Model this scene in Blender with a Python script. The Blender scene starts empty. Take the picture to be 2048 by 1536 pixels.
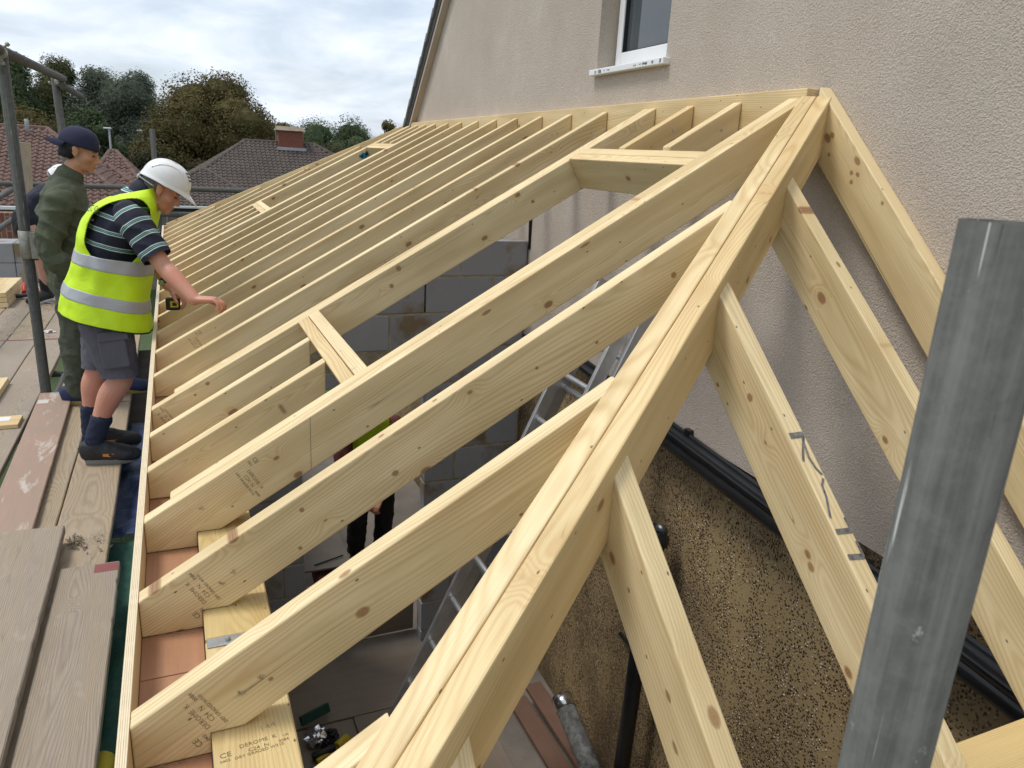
import bpy, bmesh, math, random
from mathutils import Vector, Matrix, noise
from math import sin, cos, pi, radians, sqrt, atan2, exp

random.seed(7)
S = bpy.context.scene
COL = S.collection

# ------------------------------------------------------------------ camera
YAW, PIT, ROL = 0.4251, 0.2923, 0.0572
fw = Vector((sin(YAW)*cos(PIT), cos(YAW)*cos(PIT), -sin(PIT)))
r0 = Vector((cos(YAW), -sin(YAW), 0)); u0 = r0.cross(fw)
rt = r0*cos(ROL)+u0*sin(ROL); up = u0*cos(ROL)-r0*sin(ROL)
cam = bpy.data.cameras.new('camera'); camo = bpy.data.objects.new('camera', cam); COL.objects.link(camo)
cam.sensor_width = 36; cam.lens = 1504.1/2048*36; cam.clip_start = .02; cam.clip_end = 6000
M = Matrix((rt, up, -fw)).transposed().to_4x4(); M.translation = Vector((.1495, .1147, .9728))
camo.matrix_world = M
cam.dof.use_dof = True; cam.dof.focus_distance = 3.4; cam.dof.aperture_fstop = 16
S.camera = camo

# ------------------------------------------------------------------ sky and sun
SUN_EL, SUN_AZ = radians(64), radians(292)      # azimuth clockwise from +Y
w = bpy.data.worlds.new('World'); S.world = w; w.use_nodes = True
nt = w.node_tree; nt.nodes.clear()
def nn(t, **k):
    n = nt.nodes.new(t)
    for a, b in k.items(): setattr(n, a, b)
    return n
L = nt.links.new
out = nn('ShaderNodeOutputWorld'); bg = nn('ShaderNodeBackground')
sky = nn('ShaderNodeTexSky', sky_type='NISHITA', sun_disc=False, sun_elevation=SUN_EL, sun_rotation=SUN_AZ)
sky.air_density = 1.0; sky.dust_density = 2.0
tc = nn('ShaderNodeTexCoord'); sep = nn('ShaderNodeSeparateXYZ'); L(tc.outputs['Generated'], sep.inputs[0])
def wm(op, a, b=None, c=None):
    n = nn('ShaderNodeMath', operation=op)
    for i, v in enumerate((a, b, c)):
        if v is None: continue
        if isinstance(v, (int, float)): n.inputs[i].default_value = v
        else: L(v, n.inputs[i])
    return n.outputs[0]
zz = wm('ADD', wm('MAXIMUM', sep.outputs[2], 0.0), .22)
cmb = nn('ShaderNodeCombineXYZ'); L(wm('DIVIDE', sep.outputs[0], zz), cmb.inputs[0]); L(wm('DIVIDE', sep.outputs[1], zz), cmb.inputs[1])
n1 = nn('ShaderNodeTexNoise'); n1.inputs['Scale'].default_value = 1.5; n1.inputs['Detail'].default_value = 9; n1.inputs['Roughness'].default_value = .56; n1.inputs['Distortion'].default_value = .5
L(cmb.outputs[0], n1.inputs['Vector'])
n2 = nn('ShaderNodeTexNoise'); n2.inputs['Scale'].default_value = 4.2; n2.inputs['Detail'].default_value = 7; n2.inputs['Distortion'].default_value = .6
L(cmb.outputs[0], n2.inputs['Vector'])
cr = nn('ShaderNodeValToRGB'); L(n1.outputs[0], cr.inputs[0])
cr.color_ramp.elements[0].position = .34; cr.color_ramp.elements[0].color = (.55, .55, .55, 1)
cr.color_ramp.elements[1].position = .58; cr.color_ramp.elements[1].color = (1, 1, 1, 1)
cl = nn('ShaderNodeValToRGB'); L(wm('ADD', wm('MULTIPLY', n2.outputs[0], .45), wm('MULTIPLY', n1.outputs[0], .55)), cl.inputs[0])
cl.color_ramp.elements[0].position = .36; cl.color_ramp.elements[0].color = (5.6, 6.4, 7.5, 1)
cl.color_ramp.elements[1].position = .62; cl.color_ramp.elements[1].color = (7.4, 7.85, 8.45, 1)
mx = nn('ShaderNodeMix', data_type='RGBA'); L(cr.outputs[0], mx.inputs[0]); L(sky.outputs[0], mx.inputs[6]); L(cl.outputs[0], mx.inputs[7])
L(mx.outputs[2], bg.inputs[0]); bg.inputs[1].default_value = .1; L(bg.outputs[0], out.inputs[0])
sl = bpy.data.lights.new('sun', 'SUN'); sl.energy = 1.5; sl.angle = radians(15); sl.color = (1, .955, .88)
so = bpy.data.objects.new('sun', sl); COL.objects.link(so)
sd = Vector((sin(SUN_AZ)*cos(SUN_EL), cos(SUN_AZ)*cos(SUN_EL), sin(SUN_EL)))
so.rotation_euler = sd.to_track_quat('Z', 'Y').to_euler(); so.location = (0, -3, 12)
vs = S.view_settings; vs.view_transform = 'Standard'; vs.look = 'None'; vs.gamma = 1; vs.exposure = .46; vs.use_curve_mapping = False

# ------------------------------------------------------------------ node helper
class NB:
    def __init__(s, name, rough=.7):
        s.m = bpy.data.materials.new(name); s.m.use_nodes = True; s.t = s.m.node_tree
        s.b = s.t.nodes['Principled BSDF']; s.b.inputs['Roughness'].default_value = rough
        s.tc = s.n('ShaderNodeTexCoord'); s.obj = s.tc.outputs['Object']
    def n(s, t, **k):
        x = s.t.nodes.new(t)
        for a, b in k.items(): setattr(x, a, b)
        return x
    def set(s, sock, v):
        if isinstance(v, bpy.types.NodeSocket): s.t.links.new(v, sock)
        elif isinstance(v, (tuple, list)): sock.default_value = tuple(v)+((1,) if len(v) == 3 and sock.type == 'RGBA' else ())
        else: sock.default_value = v
    def mth(s, op, a, b=None, c=None, clamp=False):
        x = s.n('ShaderNodeMath', operation=op); x.use_clamp = clamp
        for i, v in enumerate((a, b, c)):
            if v is not None: s.set(x.inputs[i], v)
        return x.outputs[0]
    def xyz(s, v=None):
        x = s.n('ShaderNodeSeparateXYZ'); s.set(x.inputs[0], v or s.obj); return x.outputs
    def vec(s, x, y, z):
        c = s.n('ShaderNodeCombineXYZ')
        for i, v in enumerate((x, y, z)): s.set(c.inputs[i], v)
        return c.outputs[0]
    def noise(s, v=None, scale=5, detail=3, rough=.5, dist=0, col=False):
        x = s.n('ShaderNodeTexNoise'); s.set(x.inputs['Vector'], v or s.obj)
        for k, q in (('Scale', scale), ('Detail', detail), ('Roughness', rough), ('Distortion', dist)): s.set(x.inputs[k], q)
        return x.outputs[1 if col else 0]
    def vor(s, v=None, scale=5, feature='F1', rand=1, dim='3D'):
        x = s.n('ShaderNodeTexVoronoi', feature=feature, voronoi_dimensions=dim); s.set(x.inputs['Vector'], v or s.obj); s.set(x.inputs['Scale'], scale); s.set(x.inputs['Randomness'], rand)
        return x
    def rng(s, v, a, b, c=0, d=1, smooth=False):
        x = s.n('ShaderNodeMapRange'); x.clamp = True
        if smooth: x.interpolation_type = 'SMOOTHSTEP'
        for i, q in enumerate((v, a, b, c, d)): s.set(x.inputs[i], q)
        return x.outputs[0]
    def mix(s, f, a, b, blend='MIX'):
        x = s.n('ShaderNodeMix', data_type='RGBA', blend_type=blend); s.set(x.inputs[0], f); s.set(x.inputs[6], a); s.set(x.inputs[7], b); return x.outputs[2]
    def rand(s, k=0):
        if not hasattr(s, 'oi'): s.oi = s.n('ShaderNodeObjectInfo').outputs['Random']
        if k == 0: return s.oi
        x = s.n('ShaderNodeTexWhiteNoise', noise_dimensions='1D'); s.set(x.inputs['W'], s.mth('MULTIPLY_ADD', s.oi, 13.7, k*3.31)); return x.outputs[0]
    def bump(s, h, strength=.3, dist=.01):
        x = s.n('ShaderNodeBump'); s.set(x.inputs['Height'], h); x.inputs['Strength'].default_value = strength; x.inputs['Distance'].default_value = dist
        s.set(s.b.inputs['Normal'], x.outputs[0])
    def col(s, c): s.set(s.b.inputs['Base Color'], c); return s
    def rough(s, v): s.set(s.b.inputs['Roughness'], v); return s

MAT = {}
def plain(name, c, rough=.6, metal=0, var=.12, vscale=6, bump=0, bscale=60, spec=None):
    b = NB(name, rough)
    n = b.noise(scale=vscale, detail=5, rough=.6)
    lo = tuple(x*(1-var) for x in c); hi = tuple(min(1, x*(1+var)) for x in c)
    b.col(b.mix(b.rng(n, .3, .7), lo, hi)); b.b.inputs['Metallic'].default_value = metal
    if spec is not None: b.b.inputs['Specular IOR Level'].default_value = spec
    if bump: b.bump(b.noise(scale=bscale, detail=4), bump, .01)
    MAT[name] = b.m; return b

def pine(name, light=(.89, .74, .455), late=(.57, .375, .155), green=(.66, .55, .30), warm=(.87, .64, .34), weather=0.0, knot=1.0, ringscale=1.0, warmth=1.0):
    b = NB(name, .62)
    x, y, z = b.xyz()
    R, R2, R3, R4 = b.rand(), b.rand(1), b.rand(2), b.rand(3)
    off = b.mth('MULTIPLY', R, 41.3)
    xs = b.mth('ADD', x, off)
    cy = b.mth('MULTIPLY_ADD', R2, .10, -.05); cz = b.mth('MULTIPLY_ADD', R3, .26, -.03)
    # knots
    kv = b.vec(b.mth('MULTIPLY', xs, 4.6), b.mth('MULTIPLY_ADD', z, 7.5, off), 0)
    vk = b.vor(kv, 1.0, dim='2D')
    kd = vk.outputs['Distance']; kc = b.n('ShaderNodeSeparateColor'); b.set(kc.inputs[0], vk.outputs['Color']); kr = kc.outputs[0]
    ks = b.mth('MULTIPLY', b.rng(kr, .52, 1.0, -.03, .085), knot)              # radius of the knot
    kin = b.mth('SUBTRACT', ks, kd)                                        # >0 inside
    kmask = b.rng(kin, -.018, .020, 0, 1, True)
    khalo = b.mth('MULTIPLY', b.mth('POWER', 2.718, b.mth('MULTIPLY', b.mth('MULTIPLY', kd, kd), -42.0)), b.rng(kr, .52, .8))
    # growth rings
    wv = b.vec(b.mth('MULTIPLY', xs, .55), b.mth('MULTIPLY', y, 3.0), b.mth('MULTIPLY', z, 3.0))
    w1 = b.mth('MULTIPLY', b.mth('SUBTRACT', b.noise(wv, 1.6, 1, .5), .5), .13)
    wv2 = b.vec(b.mth('MULTIPLY', xs, 3.0), b.mth('MULTIPLY', y, 22.0), b.mth('MULTIPLY', z, 22.0))
    w2 = b.mth('MULTIPLY', b.mth('SUBTRACT', b.noise(wv2, 1.0, 1, .5), .5), .009)
    dy = b.mth('ADD', y, cy); dz = b.mth('ADD', z, cz)
    rr = b.mth('SQRT', b.mth('ADD', b.mth('MULTIPLY', dy, dy), b.mth('MULTIPLY', dz, dz)))
    rr = b.mth('ADD', b.mth('ADD', rr, w1), b.mth('ADD', w2, b.mth('MULTIPLY', khalo, .022)))
    fq = b.mth('MULTIPLY_ADD', R4, 600.0*ringscale, 850.0*ringscale)
    s = b.mth('MULTIPLY_ADD', b.mth('SINE', b.mth('MULTIPLY', rr, fq)), .5, .5)
    s = b.mth('POWER', s, 1.7)
    fine = b.noise(b.vec(b.mth('MULTIPLY', xs, 7.0), b.mth('MULTIPLY', y, 420.0), b.mth('MULTIPLY', z, 420.0)), 1.0, 1, .6)
    mid = b.noise(b.vec(b.mth('MULTIPLY', xs, .9), b.mth('MULTIPLY', y, 14.0), b.mth('MULTIPLY', z, 14.0)), 1.0, 2, .55)
    blot = b.noise(b.vec(b.mth('MULTIPLY', xs, 1.6), b.mth('MULTIPLY', y, 6.0), b.mth('MULTIPLY', z, 6.0)), 1.3, 2, .6)
    c = b.mix(b.mth('MULTIPLY', s, b.mth('MULTIPLY_ADD', mid, 1.05, -.10)), light, late)
    c = b.mix(b.mth('MULTIPLY', b.rng(blot, .42, .68), b.mth('MULTIPLY_ADD', R2, .55, .12)), c, b.mix(b.mth('MULTIPLY', s, .6), green, late))
    c = b.mix(b.mth('MULTIPLY', b.rng(b.mth('MULTIPLY_ADD', mid, .5, b.mth('MULTIPLY', R3, .5)), .46, .85), .55*warmth), c, warm, 'MULTIPLY')
    c = b.mix(b.rng(fine, .35, .8, 0, .28), c, (.46, .34, .18))
    c = b.mix(b.mth('MULTIPLY', b.rng(b.mth('ADD', mid, b.mth('MULTIPLY', blot, .35)), .58, .88), .42), c, (.50, .35, .165))
    c = b.mix(b.mth('MULTIPLY', R4, .6), c, b.mix(R3, (.92, .84, .70), (.90, .89, .83)), 'MULTIPLY')
    c = b.mix(b.mth('MULTIPLY', khalo, .36), c, (.60, .38, .16))
    kring = b.mth('MULTIPLY_ADD', b.mth('SINE', b.mth('MULTIPLY', kd, 260.0)), .5, .5)
    c = b.mix(b.mth('MULTIPLY', kmask, .88), c, b.mix(kring, (.36, .19, .08), (.20, .095, .04)))
    # drying cracks and small specks
    cv = b.noise(b.vec(b.mth('MULTIPLY', xs, 1.3), b.mth('MULTIPLY', y, 26.0), b.mth('MULTIPLY', z, 26.0)), 1.0, 0, .4)
    crack = b.mth('MULTIPLY', b.rng(b.mth('ABSOLUTE', b.mth('SUBTRACT', cv, .5)), 0, .006, 1, 0), b.rng(blot, .58 if not weather else .44, .64 if not weather else .5))
    c = b.mix(b.mth('MULTIPLY', crack, .8), c, (.13, .08, .04))
    pv = b.vor(b.vec(b.mth('MULTIPLY', xs, 8.0), b.mth('MULTIPLY_ADD', b.mth('ADD', y, z), 15.0, off), 0), 1.0, dim='2D')
    pc = b.n('ShaderNodeSeparateColor'); b.set(pc.inputs[0], pv.outputs['Color'])
    pit = b.mth('MULTIPLY', b.rng(pv.outputs['Distance'], .022, .04, 1, 0), b.rng(pc.outputs[0], .72, .74))
    c = b.mix(b.mth('MULTIPLY', pit, .85), c, (.10, .06, .03))
    h = fine
    if weather:
        g = b.noise(b.vec(b.mth('MULTIPLY', xs, 1.2), b.mth('MULTIPLY', y, 5.0), b.mth('MULTIPLY', z, 5.0)), 1.2, 3, .65)
        c = b.mix(b.mth('MULTIPLY_ADD', b.rng(g, .3, .7), .3, weather), c, b.mix(b.rng(b.mth('ADD', b.mth('MULTIPLY', s, .26), b.mth('MULTIPLY', fine, .74)), .25, .85), (.36, .30, .24), (.20, .162, .125)))
        dirt = b.noise(b.vec(b.mth('MULTIPLY', xs, 4.0), b.mth('MULTIPLY', y, 9.0), 0), 1.0, 4, .7)
        c = b.mix(b.rng(dirt, .55, .72, 0, .45), c, (.24, .20, .155)); c = b.mix(b.rng(dirt, .28, .40, .30, 0), c, (.50, .45, .39))
        b.b.inputs['Roughness'].default_value = .85
    b.col(c); b.bump(h, .35 if not weather else .7, .002)
    MAT[name] = b.m

pine('pine')
pine('board_weathered', light=(.50, .40, .27), late=(.27, .20, .13), green=(.40, .35, .26), weather=.38, knot=.8, ringscale=.8)
pine('board_grey', light=(.42, .36, .28), late=(.20, .165, .13), green=(.33, .30, .25), weather=.62, knot=.6, ringscale=.95)
pine('pine_plate', light=(.74, .59, .30), late=(.52, .36, .14), warm=(.86, .68, .36), knot=.7)

def plyface(name, a, c2, scale=1.0):
    b = NB(name, .65)
    x, y, z = b.xyz()
    o = b.mth('MULTIPLY', b.rand(), 17.0)
    n = b.noise(b.vec(b.mth('MULTIPLY', b.mth('ADD', x, o), 3*scale), b.mth('MULTIPLY', y, 60*scale), b.mth('MULTIPLY', z, 60*scale)), 1, 3, .6, .4)
    g = b.noise(b.vec(b.mth('ADD', x, o), y, z), 5, 4, .6)
    f = b.noise(b.vec(b.mth('MULTIPLY', x, 60), b.mth('MULTIPLY', y, 900), b.mth('MULTIPLY', z, 900)), 1, 1)
    c = b.mix(b.mth('ADD', b.mth('MULTIPLY', n, .7), b.mth('MULTIPLY', f, .3)), a, c2)
    c = b.mix(b.rng(g, .35, .7, 0, .3), c, tuple(q*.72 for q in c2)); b.col(c); b.bump(n, .2, .002); MAT[name] = b.m
plyface('ply_pink', (.52, .285, .165), (.33, .155, .08))
plyface('ply_pale', (.80, .69, .48), (.66, .50, .30))
plyface('ply_floor', (.30, .245, .19), (.19, .15, .115), .6)
plyface('ply_red', (.22, .125, .09), (.14, .075, .05))
# plywood edge: veneers show as thin lines along the board
b = NB('ply_edge', .7); x, y, z = b.xyz()
plain('veneer', (.50, .37, .22), .8, var=.5, vscale=25)
c = b.mix(b.noise(b.vec(b.mth('MULTIPLY', x, 12), b.mth('MULTIPLY', y, 600), 0), 1, 2), (.84, .75, .56), (.70, .58, .38)); b.col(c); MAT['ply_edge'] = b.m
# leaning plywood sheet with cement smears
b = NB('ply_smeared', .7); x, y, z = b.xyz()
n = b.noise(b.vec(b.mth('MULTIPLY', x, 2), b.mth('MULTIPLY', y, 9), 0), 1.3, 6, .68, .8)
f = b.noise(b.vec(b.mth('MULTIPLY', x, 5), b.mth('MULTIPLY', y, 200), z), 1, 2)
c = b.mix(f, (.42, .29, .215), (.31, .20, .145)); g_ = b.noise(b.vec(b.mth('MULTIPLY', x, 1.5), b.mth('MULTIPLY', y, 5), 3), 1, 5, .7); c = b.mix(b.rng(g_, .42, .62, 0, .55), c, (.30, .235, .185)); c = b.mix(b.rng(n, .57, .66, 0, .75), c, (.58, .52, .45)); b.col(c); MAT['ply_smeared'] = b.m

# render
b = NB('render', .95)
g1 = b.noise(scale=150, detail=3, rough=.55); g2 = b.noise(scale=260, detail=2); big = b.noise(scale=1.6, detail=6, rough=.68)
x, y, z = b.xyz()
streak = b.noise(b.vec(b.mth('MULTIPLY', x, 1), b.mth('MULTIPLY', y, 5), b.mth('MULTIPLY', z, .8)), 1, 4, .6)
c = b.mix(b.rng(g1, .3, .7), (.45, .382, .32), (.625, .545, .465)); c = b.mix(b.rng(big, .40, .64, 0, .45), c, (.42, .35, .285)); c = b.mix(b.rng(big, .30, .42, .45, 0), c, (.62, .56, .495)); c = b.mix(b.rng(streak, .5, .75, 0, .12), c, (.60, .545, .475))
b.col(c); b.bump(b.mth('ADD', g1, b.mth('MULTIPLY', g2, .6)), .85, .006); MAT['render'] = b.m
# pebbledash
b = NB('pebbledash', .85)
x, y, z = b.xyz()
v = b.vor(b.vec(x, y, b.mth('MULTIPLY', z, .72)), scale=112); sc = b.n('ShaderNodeSeparateColor'); b.set(sc.inputs[0], v.outputs['Color'])
n = b.noise(scale=3.5, detail=5, rough=.7)
peb = b.mth('MULTIPLY', b.rng(v.outputs['Distance'], .40, .52, 1, 0), b.rng(sc.outputs[0], b.rng(n, .36, .60, .48, .0), b.rng(n, .36, .60, .54, .05)))
pc = b.mix(b.rng(sc.outputs[1], .2, .95), (.085, .045, .02), (.32, .20, .10)); pc = b.mix(b.rng(sc.outputs[2], .84, .88), pc, (.70, .60, .45))
c = b.mix(peb, b.mix(n, (.42, .31, .155), (.25, .175, .085)), pc); dm = b.noise(scale=1.7, detail=4, rough=.6); c = b.mix(b.rng(dm, .48, .66, 0, .6), c, (.11, .075, .04)); b.col(c); b.bump(b.mth('MULTIPLY', peb, b.rng(v.outputs['Distance'], 0, .46, 1, .2)), 1.0, .009); MAT['pebbledash'] = b.m
# concrete blocks
b = NB('block', .9); R = b.rand(); xo, yo, zo = b.xyz(); bv_ = b.vec(b.mth('MULTIPLY_ADD', R, 23.0, xo), b.mth('MULTIPLY_ADD', R, 9.0, yo), zo); n = b.noise(bv_, scale=7, detail=6, rough=.65); f = b.noise(scale=160, detail=2)
c = b.mix(n, (.30, .312, .335), (.41, .42, .44)); c = b.mix(b.mth('MULTIPLY', R, .45), c, (.24, .245, .26))
st = b.noise(bv_, scale=3.4, detail=4, rough=.6); c = b.mix(b.rng(st, .56, .68, 0, .85), c, (.22, .155, .07)); b.col(c); b.bump(f, .35, .003); MAT['block'] = b.m
plain('mortar', (.36, .31, .22), .95, var=.3, vscale=12, bump=.6, bscale=90)
# metals and plastics
b = NB('galvanised', .7); b.b.inputs['Metallic'].default_value = .1
x, y, z = b.xyz(); n = b.noise(b.vec(b.mth('MULTIPLY', x, 30), b.mth('MULTIPLY', y, 30), b.mth('MULTIPLY', z, 3)), 1, 5, .65); v = b.noise(b.vec(b.mth('MULTIPLY', x, 55), b.mth('MULTIPLY', y, 55), b.mth('MULTIPLY', z, 5)), 1, 5, .7, .6)
sk_ = b.noise(b.vec(b.mth('MULTIPLY', x, 75), b.mth('MULTIPLY', y, 75), b.mth('MULTIPLY', z, 1.6)), 1, 5, .65)
mo_ = b.noise(scale=38, detail=6, rough=.72)
c = b.mix(b.rng(sk_, .26, .74), (.068, .069, .064), (.172, .172, .158)); c = b.mix(b.rng(v, .46, .62, 0, .5), c, (.09, .091, .085)); c = b.mix(b.rng(mo_, .48, .62, 0, .32), c, (.17, .17, .158)); c = b.mix(b.rng(mo_, .36, .46, .3, 0), c, (.065, .067, .063))
s1 = b.noise(b.vec(b.mth('MULTIPLY', x, 210), b.mth('MULTIPLY', y, 210), b.mth('MULTIPLY', z, 7)), 1, 2); c = b.mix(b.rng(s1, .69, .73, 0, .75), c, (.46, .47, .45)); c = b.mix(b.rng(s1, .25, .31, .7, 0), c, (.03, .032, .032))
s2_ = b.noise(b.vec(b.mth('MULTIPLY', x, 60), b.mth('MULTIPLY', y, 60), b.mth('MULTIPLY', z, 40)), 1, 4, .7); c = b.mix(b.rng(s2_, .66, .72, 0, .6), c, (.34, .345, .33)); b.col(c)
b.b.inputs['Specular IOR Level'].default_value = .07; b.rough(b.rng(v, .3, .7, .68, .85)); b.bump(n, .06, .003); MAT['galvanised'] = b.m
plain('aluminium', (.62, .63, .64), .38, .8, .15, 12)
plain('zinc_strap', (.50, .52, .54), .4, .7, .2, 30)
plain('coupler_steel', (.33, .32, .27), .55, .6, .3, 40)
plain('black_plastic', (.012, .013, .015), .28, var=.4, vscale=9, spec=.5)
plain('upvc', (.80, .80, .80), .3, var=.03)
plain('film', (.72, .72, .71), .35, var=.06, vscale=30)
plain('foam', (.72, .62, .38), .9, var=.15, vscale=60, bump=.6)
b = NB('glass', .04); b.col(b.mix(b.rng(b.noise(scale=1.5), .3, .7), (.055, .066, .075), (.085, .10, .11))); b.b.inputs['Specular IOR Level'].default_value = .7; MAT['glass'] = b.m
plain('window_gasket', (.015, .015, .016), .6)
plain('ink', (.20, .145, .08), .8, var=.6, vscale=260)
plain('ink_dark', (.035, .032, .032), .8, var=.4, vscale=120)
plain('marker', (.16, .15, .14), .8, var=.6, vscale=90)
plain('pencil', (.16, .14, .12), .8)
plain('blue_paint', (.02, .19, .27), .8, var=.3, vscale=40)
plain('red_crayon', (.42, .08, .05), .8, var=.3)
def cloth(name, c, var=.14, weave=600, bump=.15, rough=.85, sheen=0):
    b = NB(name, rough); n = b.noise(scale=9, detail=5, rough=.6); f = b.noise(scale=weave, detail=1); k = b.noise(scale=18, detail=4, dist=1.2)
    b.col(b.mix(b.rng(b.mth('ADD', b.mth('MULTIPLY', n, .7), b.mth('MULTIPLY', f, .3)), .3, .7), tuple(q*(1-var) for q in c), tuple(min(1, q*(1+var)) for q in c)))
    b.bump(b.mth('ADD', b.mth('MULTIPLY', k, 1.0), b.mth('MULTIPLY', f, .12)), bump, .012); MAT[name] = b.m
cloth('tarp_blue', (.03, .052, .125), .35, 300, .5, .45); cloth('tarp_green', (.015, .085, .055), .3, 300, .5, .6)
cloth('hivis', (.60, .86, .012), .05, 700, .28, .6)
cloth('reflective', (.43, .44, .47), .08, 900, .2, .35)
cloth('vest_binding', (.02, .025, .02)); cloth('shorts', (.105, .10, .125), .18); cloth('socks', (.012, .018, .045), .2, 400, .3)
cloth('black_cloth', (.012, .012, .014), .3); cloth('olive', (.075, .086, .052), .25, 500, .6); cloth('olive_trousers', (.062, .072, .048), .22, 500, .6)
cloth('navy_cap', (.018, .020, .052), .15, 500); cloth('navy_cloth', (.014, .016, .032), .2); cloth('dark_red', (.12, .035, .025), .2)
plain('shoe_black', (.018, .018, .02), .6, var=.45, vscale=40, bump=.3, bscale=120); plain('sole_grey', (.20, .19, .175), .8); plain('sole_white', (.65, .63, .6), .7); plain('sole_tan', (.40, .28, .08), .8); plain('orange_tag', (.65, .22, .05), .6)
plain('shoe_blue', (.02, .035, .10), .7, var=.3); plain('lace', (.01, .01, .01), .8)
def skin(name, c):
    b = NB(name, .5); n = b.noise(scale=14, detail=4, rough=.6); f = b.noise(scale=180, detail=2)
    b.col(b.mix(b.rng(n, .3, .72), c, (c[0]*1.06, c[1]*.80, c[2]*.74))); b.bump(f, .12, .002); b.b.inputs['Subsurface Weight'].default_value = .08; b.b.inputs['Subsurface Radius'].default_value = (.012, .005, .003); MAT[name] = b.m
skin('skin_ruddy', (.56, .29, .20)); skin('skin_tan', (.50, .285, .165)); skin('skin_pale', (.50, .29, .21))
plain('hair_grey', (.16, .14, .12), .7, var=.4, vscale=120, bump=.5, bscale=300); plain('hair_black', (.008, .007, .007), .5, var=.3, vscale=120, bump=.5, bscale=300)
b = NB('knot_wood', .6); x, y, z = b.xyz(); dd = b.mth('SQRT', b.mth('ADD', b.mth('MULTIPLY', x, x), b.mth('MULTIPLY', y, y)))
dd = b.mth('ADD', dd, b.mth('MULTIPLY', b.noise(scale=3), .12)); rg = b.mth('MULTIPLY_ADD', b.mth('SINE', b.mth('MULTIPLY', dd, 34)), .5, .5)
c = b.mix(b.mth('MULTIPLY', rg, .6), (.46, .265, .12), (.31, .155, .065)); c = b.mix(b.rng(dd, .66, .86), c, (.26, .14, .06)); c = b.mix(b.rng(dd, .0, .22, .7, 0), c, (.10, .045, .02)); b.col(c); tr = b.n('ShaderNodeBsdfTransparent'); ms = b.n('ShaderNodeMixShader'); b.set(ms.inputs[0], b.rng(dd, .62, 1.04, .38, 1.0)); b.t.links.new(b.b.outputs[0], ms.inputs[1]); b.t.links.new(tr.outputs[0], ms.inputs[2]); b.t.links.new(ms.outputs[0], b.t.nodes['Material Output'].inputs[0]); MAT['knot_wood'] = b.m
plain('eye_dark', (.03, .02, .015), .2); plain('lip', (.33, .13, .10), .5)
b = NB('helmet_white', .22); b.col(b.mix(b.rng(b.noise(scale=20, detail=6), .6, .75, 0, .25), (.83, .83, .82), (.62, .60, .56))); b.b.inputs['Coat Weight'].default_value = .3; MAT['helmet_white'] = b.m
plain('clear_strap', (.35, .37, .38), .3)
# polo: dark navy with groups of thin pale and teal lines; local z runs up the torso
def striped(name, ax):
    b = NB(name, .85); x, y, z = b.xyz(); q = {'x': x, 'z': z}[ax]
    q = b.mth('ADD', q, b.mth('MULTIPLY', b.noise(scale=9), .012))
    p = b.mth('FRACT', b.mth('MULTIPLY', q, 1/.072)); d = b.mth('ABSOLUTE', b.mth('SUBTRACT', p, .5))
    l1 = b.rng(d, .0, .018, 1, 0); l2 = b.rng(b.mth('ABSOLUTE', b.mth('SUBTRACT', d, .115)), .0, .042, 1.6, 0); tl = b.rng(d, .10, .12, 1, 0)
    c = b.mix(b.noise(scale=12), (.010, .012, .026), (.022, .025, .045)); c = b.mix(b.mth('MULTIPLY', tl, .75), c, (.03, .20, .17)); c = b.mix(b.mth('MAXIMUM', l1, l2), c, (.62, .70, .68)); b.col(c)
    b.bump(b.noise(scale=26, detail=3), .2, .012); MAT[name] = b.m
striped('polo_body', 'z'); striped('polo_sleeve', 'x')
# tiles, brick, plants
def tilemat(name, a, c2):
    b = NB(name, .85); n = b.noise(scale=1.6, detail=6, rough=.65); f = b.noise(scale=14, detail=4, rough=.7)
    c = b.mix(b.rng(n, .3, .7), a, c2); c = b.mix(b.rng(f, .56, .72, 0, .6), c, (.26, .23, .17)); c = b.mix(b.rng(f, .28, .42, .5, 0), c, tuple(q*.4 for q in a)); b.col(c); MAT[name] = b.m
tilemat('tile_dark', (.058, .044, .038), (.10, .076, .064)); tilemat('tile_red', (.105, .058, .046), (.165, .095, .075)); tilemat('tile_grey', (.17, .18, .195), (.26, .27, .28))
b = NB('brick', .9); br = b.n('ShaderNodeTexBrick'); b.set(br.inputs['Vector'], b.vec(b.mth('ADD', b.xyz()[0], b.xyz()[1]), b.xyz()[2], 0)); br.inputs['Scale'].default_value = 1
for k, q in (('Brick Width', .225), ('Row Height', .075), ('Mortar Size', .008), ('Color1', (.30, .10, .06, 1)), ('Color2', (.20, .065, .04, 1)), ('Mortar', (.30, .26, .22, 1))): br.inputs[k].default_value = q
b.col(b.mix(b.rng(b.noise(scale=9, detail=5), .4, .7, 0, .4), br.outputs[0], (.16, .08, .055))); MAT['brick'] = b.m
plain('chimney_brick', (.20, .065, .04), .9, var=.35, vscale=18); plain('lead', (.33, .34, .36), .6, var=.2); plain('clay_pot', (.27, .22, .16), .9, var=.25)
plain('house_wall', (.30, .26, .21), .9, var=.15, vscale=3, bump=.3, bscale=60); plain('white_paint', (.72, .72, .72), .5, var=.05); plain('dark_glass', (.02, .024, .028), .1)
plain('fascia_dark', (.02, .018, .017), .6)
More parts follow.
